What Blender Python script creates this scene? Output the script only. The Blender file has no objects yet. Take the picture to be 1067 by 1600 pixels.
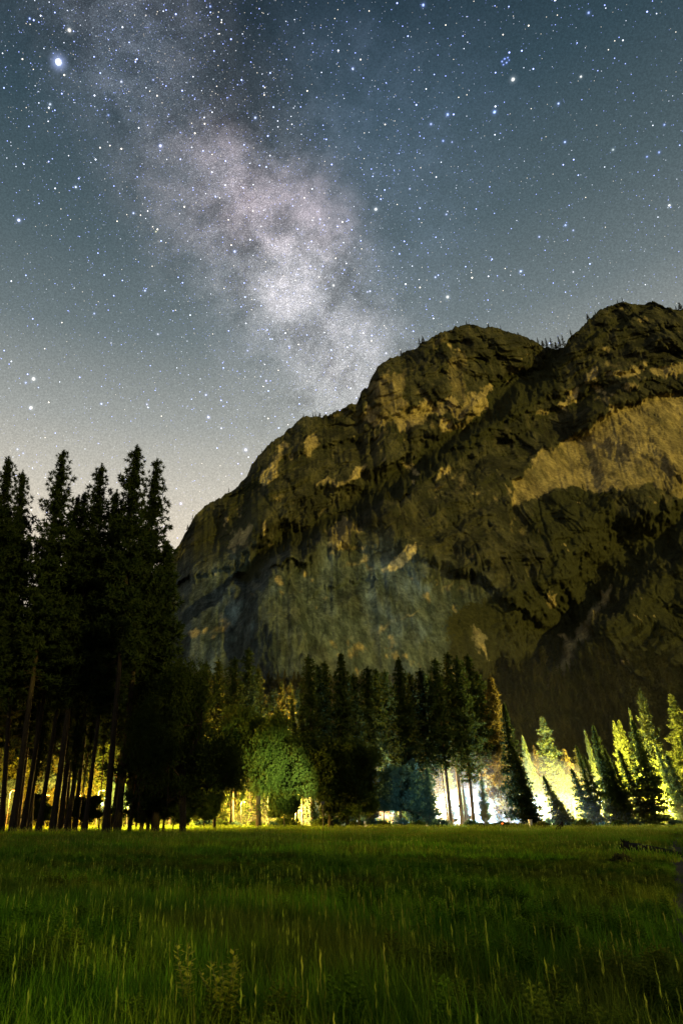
import bpy, math, random
import numpy as np
from mathutils import Vector, Matrix

# ------------------------------------------------------------------ scene, camera, sky, sun, exposure
S = bpy.context.scene
C = S.collection
random.seed(7)
rng = np.random.default_rng(7)

F = 1067.0                      # focal length in photo pixels (24 mm)
HOR = 1283.0                    # horizon row
PX0 = 400.0                     # principal column
PITCH = math.atan((HOR-800.0)/F)
CP, SP = math.cos(PITCH), math.sin(PITCH)
EYE = 1.5
cam = bpy.data.cameras.new('camera')
cam.sensor_fit = 'VERTICAL'; cam.sensor_height = 36.0; cam.lens = F/1600*36
cam.shift_x = (533.5-PX0)/1600
cam.clip_start = 0.1; cam.clip_end = 60000
camo = bpy.data.objects.new('camera', cam); C.objects.link(camo)
camo.location = (0, 0, EYE); camo.rotation_euler = (math.pi/2+PITCH, 0, 0)
S.camera = camo

S.view_settings.view_transform = 'Standard'; S.view_settings.look = 'None'
S.view_settings.exposure = 0.5; S.view_settings.gamma = 1.0
try: S.view_settings.use_curve_mapping = False
except Exception: pass
cy = S.cycles
cy.use_denoising = True
cy.max_bounces = 4; cy.diffuse_bounces = 2; cy.glossy_bounces = 1; cy.transmission_bounces = 2
cy.volume_bounces = 0; cy.transparent_max_bounces = 12
cy.sample_clamp_indirect = 1.5; cy.sample_clamp_direct = 0
cy.caustics_reflective = False; cy.caustics_refractive = False
cy.use_light_tree = True
cy.use_adaptive_sampling = True; cy.adaptive_threshold = 0.015

SUN_E, SUN_AZ, SUN_C = 1.9, 44.0, (1.0, .74, .13)   # warm night glow of the valley, low from the right behind the camera
SUN_EL = 7.0
sun = bpy.data.lights.new('sun', 'SUN'); sun.energy = SUN_E; sun.angle = math.radians(0.6); sun.color = SUN_C
suno = bpy.data.objects.new('sun', sun); C.objects.link(suno)
_a = math.radians(SUN_AZ); _e = math.radians(SUN_EL)
sdir = Vector((math.sin(_a)*math.cos(_e), -math.cos(_a)*math.cos(_e), math.sin(_e)))   # towards the source
suno.rotation_euler = sdir.to_track_quat('Z', 'Y').to_euler(); suno.location = (60, -40, 60)

def ray(px, py):
    """direction from the camera through a point of the photograph, with Y = 1"""
    r = (px-PX0)/F; u = (800-py)/F
    Y = CP-u*SP; Z = SP+u*CP
    return r/Y, Z/Y
def unit(px, py):
    a, t = ray(px, py); v = np.array([a, 1.0, t]); return v/np.linalg.norm(v)
def at(px, py, Y):
    a, t = ray(px, py); return Vector((a*Y, Y, EYE+t*Y))
def ground_x(px, Y): return (px-PX0)/F/(CP+ (HOR-800)/F*SP)*Y

# node helpers ------------------------------------------------------
class NT:
    def __init__(s, tree): s.t = tree; s.n = tree.nodes; s.l = tree.links
    def node(s, typ, **kw):
        n = s.n.new(typ)
        for k, v in kw.items(): setattr(n, k, v)
        return n
    def link(s, a, b): s.l.new(a, b)
    def put(s, sock, v):
        if isinstance(v, bpy.types.NodeSocket): s.l.new(v, sock)
        else: sock.default_value = v
    def math(s, op, a, b=None, c=None, clamp=False):
        n = s.node('ShaderNodeMath', operation=op, use_clamp=clamp)
        s.put(n.inputs[0], a)
        if b is not None: s.put(n.inputs[1], b)
        if c is not None: s.put(n.inputs[2], c)
        return n.outputs[0]
    def vec(s, op, a, b=None, out=0):
        n = s.node('ShaderNodeVectorMath', operation=op)
        s.put(n.inputs[0], a)
        if b is not None:
            if op == 'SCALE': s.put(n.inputs['Scale'], b)
            else: s.put(n.inputs[1], b)
        return n.outputs['Value'] if op in ('DOT_PRODUCT', 'DISTANCE', 'LENGTH') else n.outputs[0]
    def noise(s, vec, scale, detail=4, rough=.55, dist=0.0, col=False):
        n = s.node('ShaderNodeTexNoise'); s.put(n.inputs['Vector'], vec); n.inputs['Scale'].default_value = scale
        n.inputs['Detail'].default_value = detail; n.inputs['Roughness'].default_value = rough
        n.inputs['Distortion'].default_value = dist
        return n.outputs['Color' if col else 'Fac']
    def ramp(s, fac, pts, interp='LINEAR'):
        n = s.node('ShaderNodeValToRGB'); n.color_ramp.interpolation = interp
        e = n.color_ramp.elements
        while len(e) > 1: e.remove(e[-1])
        for i, (p, c) in enumerate(pts):
            x = e[0] if i == 0 else e.new(p)
            x.position = p; x.color = (c[0], c[1], c[2], 1) if hasattr(c, '__len__') else (c, c, c, 1)
        s.put(n.inputs[0], fac); return n.outputs[0]
    def mapr(s, v, a, b, c=0., d=1.):
        n = s.node('ShaderNodeMapRange'); n.clamp = True; n.interpolation_type = 'SMOOTHSTEP'
        s.put(n.inputs['Value'], v)
        for k, x in zip(('From Min', 'From Max', 'To Min', 'To Max'), (a, b, c, d)): n.inputs[k].default_value = x
        return n.outputs[0]
    def mix(s, fac, a, b, mode='MIX'):
        n = s.node('ShaderNodeMix', data_type='RGBA', blend_type=mode)
        s.put(n.inputs[0], fac)
        for i, v in ((6, a), (7, b)):
            if isinstance(v, (tuple, list)): v = (v[0], v[1], v[2], 1)
            s.put(n.inputs[i], v)
        return n.outputs[2]

# sky ------------------------------------------------------------------
W = bpy.data.worlds.new('World'); S.world = W; W.use_nodes = True
w = NT(W.node_tree); w.n.clear()
tc = w.node('ShaderNodeTexCoord').outputs['Generated']
d = w.vec('NORMALIZE', tc)
sep = w.node('ShaderNodeSeparateXYZ'); w.link(d, sep.inputs[0])
grad = w.ramp(w.math('MAXIMUM', sep.outputs[2], 0.0), [
    (0, (.66, .55, .37)), (.2, (.66, .57, .41)), (.36, (.68, .58, .44)), (.44, (.52, .475, .39)), (.52, (.315, .32, .29)),
    (.62, (.140, .170, .172)), (.707, (.074, .106, .116)), (.80, (.034, .062, .078)), (.875, (.015, .032, .045)), (1, (.013, .026, .040))])
ga = math.radians(1.5)
flat = w.vec('NORMALIZE', w.vec('MULTIPLY', d, (1, 1, 0)))
gd = w.vec('DOT_PRODUCT', flat, (math.sin(ga), math.cos(ga), 0))
azf = w.mapr(gd, 0.0, .95, .52, 1.0)
base = w.vec('SCALE', grad, azf)
# Milky Way: a great circle through the galactic bulge, warped by noise, with dust lanes
wn = w.noise(d, 6.0, 7, .60, col=True)
dw = w.vec('ADD', d, w.vec('SCALE', w.vec('SUBTRACT', wn, (.5, .5, .5)), .10))
p1, p2 = unit(215, 40), unit(560, 600)
nrm = np.cross(p1, p2); nrm /= np.linalg.norm(nrm)
def gauss(x, r):
    return w.math('EXPONENT', w.math('MULTIPLY', w.math('POWER', w.math('DIVIDE', x, r), 2.0), -1.0))
bd = w.math('ABSOLUTE', w.vec('DOT_PRODUCT', dw, tuple(nrm)))
band = gauss(bd, .105)
cen = w.vec('DISTANCE', dw, tuple(unit(470, 430)))
lon = w.math('ADD', w.math('MULTIPLY', gauss(cen, .55), .85), .15)
fine = w.noise(d, 26.0, 8, .68)
cloud = w.noise(dw, 17.0, 10, .72)
tex = w.math('MULTIPLY', w.mapr(cloud, .28, .70, .45, 1.2), w.mapr(fine, .32, .68, .68, 1.25))
def blob(px, py, r): return gauss(w.vec('DISTANCE', dw, tuple(unit(px, py))), r/1180.0)
def total(items):
    acc = None
    for (px, py, r, k) in items:
        t = w.math('MULTIPLY', blob(px, py, r), k)
        acc = t if acc is None else w.math('ADD', acc, t)
    return acc
pale = total([(450, 430, 62, .235), (480, 400, 40, .09), (495, 500, 60, .12), (545, 560, 62, .19), (585, 515, 45, .08), (430, 470, 70, .07)])
pink = total([(395, 305, 50, .085), (465, 315, 55, .08), (510, 365, 50, .06), (345, 215, 40, .055), (390, 350, 60, .045), (300, 300, 80, .03)])
blue = total([(650, 170, 130, .024), (520, 110, 90, .024), (190, 60, 75, .024), (620, 330, 140, .03), (240, 110, 60, .02)])
dark = total([(445, 345, 22, .55), (410, 395, 30, .45), (530, 445, 26, .5), (560, 480, 26, .35), (520, 540, 22, .45), (330, 130, 60, .5), (405, 170, 50, .35), (380, 60, 80, .45), (285, 200, 35, .3), (620, 560, 26, .3)])
bandv = w.math('MULTIPLY', w.math('MULTIPLY', band, lon), w.math('MULTIPLY', tex, .10))
mw = w.vec('ADD', w.vec('SCALE', (1.02, .92, .95), bandv),
     w.vec('ADD', w.vec('SCALE', (1.12, .97, .95), w.math('MULTIPLY', pale, w.math('MULTIPLY', tex, 1.0))),
     w.vec('ADD', w.vec('SCALE', (1.2, .88, .92), w.math('MULTIPLY', pink, w.math('MULTIPLY', tex, 2.0))),
                  w.vec('SCALE', (.65, .85, 1.25), w.math('MULTIPLY', blue, tex)))))
mw = w.vec('SCALE', mw, w.math('SUBTRACT', 1.0, w.math('MULTIPLY', dark, .8), clamp=True))
ext = w.math('SUBTRACT', 1.0, w.math('MULTIPLY', dark, .5), clamp=True)
lane = w.mapr(cloud, .40, .51, .70, 1.0)
lane = w.math('ADD', w.math('MULTIPLY', lane, band), w.math('SUBTRACT', 1.0, band))
sky = w.vec('ADD', w.vec('SCALE', base, w.math('MULTIPLY', ext, lane)), mw)
grainy = w.noise(d, 420.0, 1, .5)
dust = w.noise(d, 900.0, 2, .7)
gm = w.math('MULTIPLY', w.mapr(grainy, .3, .7, .90, 1.10), w.math('ADD', 1.0, w.math('MULTIPLY', w.math('SUBTRACT', w.mapr(dust, .46, .80, 0, 1), .12), w.math('ADD', .4, w.math('MULTIPLY', band, 1.5)))))
sky = w.vec('SCALE', w.vec('MULTIPLY', sky, (.81, .84, .88)), gm)
bgn = w.node('ShaderNodeBackground'); w.link(sky, bgn.inputs[0]); bgn.inputs[1].default_value = 1.0
wo = w.node('ShaderNodeOutputWorld'); w.link(bgn.outputs[0], wo.inputs[0])
W.cycles.sampling_method = 'MANUAL'; W.cycles.sample_map_resolution = 512

# ------------------------------------------------------------------ mesh helpers
def mesh_np(name, v, tris=None, quads=None, mats=(), smooth=False):
    me = bpy.data.meshes.new(name)
    v = np.asarray(v, np.float32)
    me.vertices.add(len(v)); me.vertices.foreach_set('co', v.ravel())
    loops, starts, n = [], [], 0
    if tris is not None and len(tris):
        t = np.asarray(tris, np.int32); loops.append(t.ravel()); starts.append(np.arange(len(t))*3+n); n += t.size
    if quads is not None and len(quads):
        q = np.asarray(quads, np.int32); loops.append(q.ravel()); starts.append(np.arange(len(q))*4+n); n += q.size
    L = np.concatenate(loops); P = np.concatenate(starts).astype(np.int32)
    me.loops.add(len(L)); me.loops.foreach_set('vertex_index', L)
    me.polygons.add(len(P)); me.polygons.foreach_set('loop_start', P)
    me.update(calc_edges=True); me.validate()
    if smooth: me.shade_smooth()
    for m in mats: me.materials.append(m)
    return me
def link(name, me, parent=None, **props):
    o = bpy.data.objects.new(name, me); C.objects.link(o)
    if parent is not None: o.parent = parent
    for k, v in props.items(): o[k] = v
    return o
def tag(o, label, cat, group=None):
    o['label'] = label; o['category'] = cat
    if group: o['group'] = group
    return o
def tube(pts, rad, n=8, cap=True):
    """tapered tube along pts -> verts, quads"""
    pts = np.asarray(pts, float); rad = np.asarray(rad, float)
    m = len(pts); tan = np.gradient(pts, axis=0)
    tan /= np.linalg.norm(tan, axis=1)[:, None]+1e-9
    ref = np.array([0, 0, 1.0]) if abs(tan[0][2]) < .9 else np.array([1.0, 0, 0])
    u = np.cross(tan, ref); u /= np.linalg.norm(u, axis=1)[:, None]+1e-9
    v = np.cross(tan, u)
    ang = np.arange(n)/n*2*np.pi
    V = pts[:, None, :]+rad[:, None, None]*(np.cos(ang)[None, :, None]*u[:, None, :]+np.sin(ang)[None, :, None]*v[:, None, :])
    V = V.reshape(-1, 3)
    i = np.arange(m-1)[:, None]*n; j = np.arange(n)[None, :]; j2 = (j+1) % n
    Q = np.stack([i+j, i+j2, i+n+j2, i+n+j], -1).reshape(-1, 4)
    return V, Q
class MB:
    def __init__(s): s.v = []; s.t = []; s.q = []; s.n = 0
    def add(s, v, t=None, q=None):
        v = np.asarray(v, float); s.v.append(v)
        if t is not None and len(t): s.t.append(np.asarray(t)+s.n)
        if q is not None and len(q): s.q.append(np.asarray(q)+s.n)
        s.n += len(v)
    def tube(s, p, r, n=8): V, Q = tube(p, r, n); s.add(V, q=Q)
    def box(s, c, h, rot=None):
        c = np.array(c, float); h = np.array(h, float)
        k = np.array([[x, y, z] for z in (-1, 1) for y in (-1, 1) for x in (-1, 1)], float)*h
        if rot is not None: k = k @ np.array(rot).T
        s.add(k+c, q=[[0, 2, 3, 1], [4, 5, 7, 6], [0, 1, 5, 4], [2, 6, 7, 3], [0, 4, 6, 2], [1, 3, 7, 5]])
    def mesh(s, name, mats=(), smooth=False):
        return mesh_np(name, np.concatenate(s.v), np.concatenate(s.t) if s.t else None, np.concatenate(s.q) if s.q else None, mats, smooth)

# ------------------------------------------------------------------ numpy value noise
def _hash(ix, iy, iz, seed):
    h = (ix.astype(np.int64)*374761393+iy.astype(np.int64)*668265263+iz.astype(np.int64)*2147483647+seed*1274126177) & 0xffffffff
    h = ((h ^ (h >> 13))*1274126177) & 0xffffffff
    h = (h ^ (h >> 16)) & 0xffffffff
    return h/4294967295.0*2-1
def vnoise(x, y, z, seed=0):
    ix, iy, iz = np.floor(x), np.floor(y), np.floor(z)
    fx, fy, fz = x-ix, y-iy, z-iz
    fx, fy, fz = (f*f*f*(f*(f*6-15)+10) for f in (fx, fy, fz))
    r = 0
    for a in (0, 1):
        for b in (0, 1):
            for c in (0, 1):
                r = r+_hash(ix+a, iy+b, iz+c, seed)*(fx if a else 1-fx)*(fy if b else 1-fy)*(fz if c else 1-fz)
    return r
def fbm(x, y, z, oct=5, seed=0, gain=.5, ridged=False):
    s, a, f = 0, 1.0, 1.0
    for o in range(oct):
        n = vnoise(x*f+o*17.3, y*f-o*9.1, z*f+o*4.7, seed+o*31)
        if ridged: n = 1-2*np.abs(n)
        s = s+a*n; a *= gain; f *= 2.03
    return s

# ------------------------------------------------------------------ materials
def material(name):
    m = bpy.data.materials.new(name); m.use_nodes = True
    t = NT(m.node_tree); t.n.clear()
    out = t.node('ShaderNodeOutputMaterial')
    return m, t, out
def principled(t, out, col, rough=.8, bump=None, bstr=.5, bdist=.1, spec=.2):
    p = t.node('ShaderNodeBsdfPrincipled'); t.put(p.inputs['Base Color'], (*col, 1) if isinstance(col, tuple) else col)
    t.put(p.inputs['Roughness'], rough); p.inputs['Specular IOR Level'].default_value = spec
    if bump is not None:
        b = t.node('ShaderNodeBump'); b.inputs['Strength'].default_value = bstr; b.inputs['Distance'].default_value = bdist
        t.link(bump, b.inputs['Height']); t.link(b.outputs[0], p.inputs['Normal'])
    t.link(p.outputs[0], out.inputs[0]); return p
def foliage_mat(name, c1, c2, trans=.3, scale=.6):
    m, t, out = material(name)
    oi = t.node('ShaderNodeObjectInfo'); g = t.node('ShaderNodeNewGeometry')
    n = t.noise(g.outputs['Position'], scale, 3)
    isl = t.node('ShaderNodeNewGeometry').outputs['Random Per Island']
    f = t.math('ADD', t.math('MULTIPLY', t.mapr(n, .35, .65), .6), t.math('MULTIPLY', isl, .4))
    col = t.mix(f, c1, c2)
    col = t.vec('SCALE', col, t.math('ADD', .75, t.math('MULTIPLY', oi.outputs['Random'], .5)))
    df = t.node('ShaderNodeBsdfDiffuse'); t.link(col, df.inputs[0])
    tr = t.node('ShaderNodeBsdfTranslucent'); t.link(col, tr.inputs[0])
    mx = t.node('ShaderNodeMixShader'); mx.inputs[0].default_value = trans
    t.link(df.outputs[0], mx.inputs[1]); t.link(tr.outputs[0], mx.inputs[2]); t.link(mx.outputs[0], out.inputs[0])
    return m
M_needle = foliage_mat('pine_needles', (.012, .024, .010), (.030, .044, .018), .22)
M_fir = foliage_mat('fir_needles', (.040, .060, .016), (.085, .100, .030), .30)
M_olive = foliage_mat('dry_cedar_needles', (.075, .070, .022), (.120, .095, .035), .30)
M_blue = foliage_mat('blue_green_needles', (.030, .070, .060), (.060, .105, .090), .30)
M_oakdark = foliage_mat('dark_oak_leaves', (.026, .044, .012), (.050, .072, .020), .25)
M_oak = foliage_mat('oak_leaves', (.040, .070, .016), (.080, .115, .028), .35)
M_scrub = foliage_mat('scrub_foliage', (.028, .036, .016), (.070, .066, .026), .1, .05)
def bark():
    m, t, out = material('bark')
    tc = t.node('ShaderNodeTexCoord').outputs['Object']
    mp = t.node('ShaderNodeMapping'); t.link(tc, mp.inputs[0]); mp.inputs['Scale'].default_value = (4, 4, .7)
    n = t.noise(mp.outputs[0], 2.0, 6, .65)
    col = t.ramp(n, [(.3, (.010, .009, .007)), (.55, (.028, .022, .016)), (.75, (.055, .043, .032))])
    principled(t, out, col, .9, n, .8, .08); return m
M_bark = bark()
def simple(name, col, rough=.6, n_scale=8., var=.25, metal=0):
    m, t, out = material(name)
    tc = t.node('ShaderNodeTexCoord').outputs['Object']
    n = t.noise(tc, n_scale, 4)
    c = t.vec('SCALE', tuple(col), t.mapr(n, .3, .7, 1-var, 1+var))
    p = principled(t, out, c, rough, n, .2, .02); p.inputs['Metallic'].default_value = metal
    return m
def emit(name, col, k):
    m, t, out = material(name)
    e = t.node('ShaderNodeEmission'); e.inputs[0].default_value = (*col, 1); e.inputs[1].default_value = k
    t.link(e.outputs[0], out.inputs[0]); m.cycles.emission_sampling = 'NONE'; return m

# ------------------------------------------------------------------ ground, road, trail
def ground_mat():
    m, t, out = material('meadow_soil')
    g = t.node('ShaderNodeNewGeometry').outputs['Position']
    a = t.noise(g, .05, 5); b = t.noise(g, 2.2, 5, .65)
    c = t.mix(t.mapr(a, .35, .65), (.030, .050, .010), (.062, .060, .014))
    c = t.mix(t.mapr(b, .35, .7), c, (.022, .020, .010))
    principled(t, out, c, .95, b, .6, .1, .05); return m
me = mesh_np('ground', [(-2800, -2300, 0), (2800, -2300, 0), (2800, 3600, 0), (-2800, 3600, 0)], quads=[[0, 1, 2, 3]], mats=[ground_mat()])
link('ground', me, kind='structure')
def strip(name, line, width, z, mat, seg=1, ragged=0.):
    pts = np.array(line, float); V = []; Q = []
    for i, p in enumerate(pts):
        tgt = pts[min(i+1, len(pts)-1)]-pts[max(i-1, 0)]; tgt /= np.linalg.norm(tgt)
        nn = np.array([-tgt[1], tgt[0]])
        for sgn in (-1, 1):
            q = p+nn*sgn*(width/2+random.uniform(-ragged, ragged)); V.append((q[0], q[1], z))
    for i in range(len(pts)-1): Q.append([2*i, 2*i+1, 2*i+3, 2*i+2][::-1])
    return link(name, mesh_np(name, V, quads=Q, mats=[mat]), kind='structure')
def gravel(name, c1, c2):
    m, t, out = material(name)
    g = t.node('ShaderNodeNewGeometry').outputs['Position']
    b = t.noise(g, 14, 5, .7); a = t.noise(g, .8, 3)
    c = t.mix(t.mapr(b, .3, .7), c1, c2); c = t.vec('SCALE', c, t.mapr(a, .3, .7, .8, 1.15))
    principled(t, out, c, .95, b, .7, .05, .1); return m
strip('road', [(x, 199+3*math.sin(x*.02)) for x in range(-420, 421, 12)], 9.0, .03, gravel('road_gravel', (.22, .20, .18), (.36, .34, .31)), ragged=.5)
trail = [(5, 8), (8.2, 14), (12.2, 21), (17.5, 31), (23, 42), (31.5, 57), (39, 70), (50, 86)]
trl = []
for i in range(len(trail)-1):
    for k in range(6):
        f = k/6; trl.append((trail[i][0]*(1-f)+trail[i+1][0]*f, trail[i][1]*(1-f)+trail[i+1][1]*f))
strip('trail', trl, 1.5, .02, gravel('trail_dirt', (.055, .050, .042), (.10, .09, .078)), ragged=.12)

# ------------------------------------------------------------------ granite mountain
RIDGE = [(-2600, 1120), (-1400, 1090), (-700, 1060), (-300, 1010), (0, 990), (130, 960), (200, 925), (250, 890), (268, 868), (280, 850), (290, 833), (303, 810), (316, 797), (328, 784), (340, 778), (352, 772), (362, 770),
         (374, 760), (386, 742), (393, 725), (403, 712), (418, 697), (434, 682), (450, 672), (462, 660), (474, 651), (486, 653), (500, 651), (515, 645), (530, 640),
         (546, 633), (560, 626), (566, 612), (574, 602), (580, 588), (590, 572), (602, 563), (618, 557), (640, 548), (655, 540), (670, 530), (686, 519), (702, 514),
         (722, 507), (740, 506), (757, 511), (775, 514), (800, 521), (822, 527), (838, 535), (852, 543), (868, 546), (880, 540), (890, 525), (905, 513), (920, 501),
         (935, 486), (952, 480), (968, 473), (984, 473), (1000, 476), (1015, 471), (1030, 475), (1050, 484), (1067, 483), (1120, 478), (1250, 490), (1500, 560), (2000, 640), (3200, 800)]
ra = np.array([ray(x, y) for x, y in RIDGE]); o_ = np.argsort(ra[:, 0]); ra = ra[o_]
A = np.concatenate([np.linspace(-1.6, -.24, 60, endpoint=False), np.linspace(-.24, .93, 800, endpoint=False), np.linspace(.93, 1.9, 60)])
NR = 470
Sg = np.linspace(0, 1, NR)
E = np.interp(A, ra[:, 0], ra[:, 1])
E = E+.0035*fbm(A*70, A*0, A*0, 4, 5)+.0016*fbm(A*300, A*0, A*0, 3, 9)
TE = E[:, None]*Sg[None, :]                                     # tan elevation
AA = np.repeat(A[:, None], NR, 1); SS = np.repeat(Sg[None, :], len(A), 0)
k_ = TE                                                        # photo position of each vertex, to place traced features
U = (k_*CP-SP)/(CP+k_*SP)
PY = 800-U*F
PXX = PX0+AA*(CP-U*SP)*F
def seg_dist(px, py, line):
    """distance to a polyline, and the side (positive = right/below when walking the line)"""
    best = np.full(px.shape, 1e9); side = np.zeros(px.shape)
    for (x0, y0), (x1, y1) in zip(line[:-1], line[1:]):
        dx, dy = x1-x0, y1-y0; L2 = dx*dx+dy*dy
        t = np.clip(((px-x0)*dx+(py-y0)*dy)/L2, 0, 1)
        ex, ey = px-(x0+t*dx), py-(y0+t*dy)
        dd = np.hypot(ex, ey); s = np.sign(dx*(py-y0)-dy*(px-x0))
        m = dd < best; best = np.where(m, dd, best); side = np.where(m, s, side)
    return best, side
def sstep(x, a, b):
    t = np.clip((x-a)/(b-a), 0, 1); return t*t*(3-2*t)
def inpoly(px, py, poly, soft=6.):
    ins = np.zeros(px.shape, bool); n = len(poly)
    for i in range(n):
        x0, y0 = poly[i]; x1, y1 = poly[(i+1) % n]
        c = ((y0 > py) != (y1 > py)) & (px < (x1-x0)*(py-y0)/((y1-y0) or 1e-9)+x0)
        ins ^= c
    dd, _ = seg_dist(px, py, poly+[poly[0]])
    return sstep(np.where(ins, dd, -dd), -soft, soft)
# warp the traced lines with noise so that edges are ragged
wx = 9*fbm(PXX/38, PY/38, 0*PXX, 4, 11)+2.5*fbm(PXX/7, PY/12, 0*PXX, 3, 14)
wy = 8*fbm(PXX/30, PY/44, 0*PXX+3, 4, 12)+3*fbm(PXX/5, PY/14, 0*PXX+3, 3, 15)
QX, QY = PXX+wx, PY+wy
Yf = np.interp(A, [-1.6, -.3, -.1, .1, .35, .6, 1.9], [620, 600, 560, 520, 560, 600, 640])
Yr = np.interp(A, [-1.6, -.3, -.1, .12, .3, .45, .7, 1.9], [900, 900, 960, 1030, 1090, 1130, 1120, 1150])
prof = .10*sstep(SS, 0, .16)+.90*SS**1.25
Y = Yf[:, None]+(Yr-Yf)[:, None]*prof
# --- relief, in metres, positive = away
def step_line(line, depth, width, reach):
    dd, sd = seg_dist(QX, QY, line)
    s = dd*sd
    return depth*sstep(s, -width, width)*(1-sstep(s, reach*.3, reach)) if reach else depth*sstep(s, -width, width)
rel = np.zeros_like(Y)
G1 = [(862, 548), (830, 585), (790, 615), (740, 660), (690, 700), (640, 735), (585, 775), (520, 815), (440, 850), (380, 900)]
dd, sd = seg_dist(QX, QY, G1)                                    # main diagonal gully; rock on its right stands forward
rel += 75*np.exp(-(dd/20)**2)
sidev = sstep(-dd*sd, -26, 26)
rel += -70*sidev*np.exp(-np.maximum(-dd*sd, 0)/190)
G2 = [(1090, 790), (1040, 835), (990, 850), (940, 900), (900, 950), (860, 1000), (815, 1050), (780, 1080)]
dd2, sd2 = seg_dist(QX, QY, G2)
rel += 80*np.exp(-(dd2/34)**2)
for line, dep, wd, rch in [
    ([(585, 672), (640, 668), (700, 650), (745, 620), (785, 600)], -22, 7, 0),         # foot of the dome wall
    ([(800, 775), (803, 745), (840, 715), (880, 690), (930, 660), (975, 632), (1010, 622), (1100, 612)], 26, 6, 90),
    ([(640, 765), (700, 735), (760, 700), (800, 680), (850, 640), (900, 615), (980, 600), (1100, 575)], 16, 6, 60),
    ([(720, 700), (800, 655), (860, 615), (930, 590), (1000, 570), (1100, 555)], 13, 5, 45),
    ([(870, 600), (930, 565), (1000, 545), (1100, 530)], 10, 5, 30),
    ([(455, 870), (458, 920), (470, 980), (490, 1050)], -26, 9, 120),                # outside corner of the lower slab
    ([(480, 870), (530, 850), (600, 850), (660, 880), (740, 900), (800, 940)], 15, 8, 90),
    ([(500, 930), (540, 905), (570, 902)], 9, 4, 30),
    ([(300, 900), (370, 880), (420, 840), (460, 790), (520, 760), (600, 730)], 20, 7, 60),
    ([(380, 760), (430, 730), (480, 700), (560, 690)], 14, 6, 40)]:
    rel += step_line(line, dep, wd, rch)
Xw, Zw = AA*Y, TE*Y
slab = inpoly(QX, QY, [(800, 790), (803, 745), (840, 715), (900, 680), (960, 640), (1010, 622), (1130, 612), (1130, 790), (1010, 760), (930, 770), (880, 760)], 8)
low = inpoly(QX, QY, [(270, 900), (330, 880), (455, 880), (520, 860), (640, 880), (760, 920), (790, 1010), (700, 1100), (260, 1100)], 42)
rough = 1-.72*slab-.62*low
def terrace(n, step, sharp=.22):
    q = n/step; f = np.floor(q); t = q-f; return (f+sstep(t, .5-sharp, .5+sharp))*step
xs_ = Xw+14*fbm(Xw/60, Zw/60, Y*0, 3, 61); zs_ = Zw+14*fbm(Xw/60, Zw/60, Y*0+5, 3, 62)
big = fbm(Xw/210, Zw/180, Y*0, 4, 44)*26
facA = terrace(fbm(xs_/120, (zs_+xs_*-.35)/190, Y*0, 3, 21)*20, 9.0, .22)            # great slabs with broken edges
facB = terrace(fbm((xs_+zs_*.25)/34, zs_/95, Y*0+1, 4, 22)*6.5, 2.6, .2)           # flakes and columns
facC = terrace(fbm((xs_+zs_*.4)/230, (zs_-xs_*.5)/30, Y*0+2, 4, 23)*9, 4.0, .16)            # ledges climbing to the right
facD = terrace(fbm(xs_/13, zs_/30, Y*0+3, 3, 24)*1.5, .8, .25)
crk = np.abs(fbm(xs_/46, zs_/300, Y*0+4, 4, 25)); crk = np.exp(-(crk/.045)**2)*4.0
crk2 = np.abs(fbm((xs_+zs_*.5)/130, (zs_-xs_*.5)/70, Y*0+6, 4, 26)); crk2 = np.exp(-(crk2/.035)**2)*3.5
rel += (1-.9*low)*rough*((facA+facC+facB)*sstep(SS, .06, .25)+facD+crk)+big*(1-.5*slab-.4*low)+crk2*.8*(1-.6*low)
rel += slab*(facB*.25+facD*.3)+low*(facD*.12+crk*.35+fbm(Xw/11, Zw/170, Y*0, 4, 66)*1.2)
Y2 = Y+rel*sstep(SS, 0, .05)
# keep rows monotonous enough, then continue the plateau behind the ridge
V0 = np.stack([AA*Y2, Y2, EYE+TE*Y2], -1)
V0[:, 0, 2] = -2.0
back = []
for i, (dy, f) in enumerate(((40, .985), (140, .93), (420, .80), (1000, .62))):
    yy = V0[:, -1, 1]+dy; back.append(np.stack([A*yy, yy, V0[:, -1, 2]*f], -1))
V = np.concatenate([V0]+[b[:, None, :] for b in back], 1)
NC, NRR = V.shape[:2]
ii = np.arange(NC-1)[:, None]*NRR; jj = np.arange(NRR-1)[None, :]
Qd = np.stack([ii+jj, ii+NRR+jj, ii+NRR+jj+1, ii+jj+1], -1).reshape(-1, 4)
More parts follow.
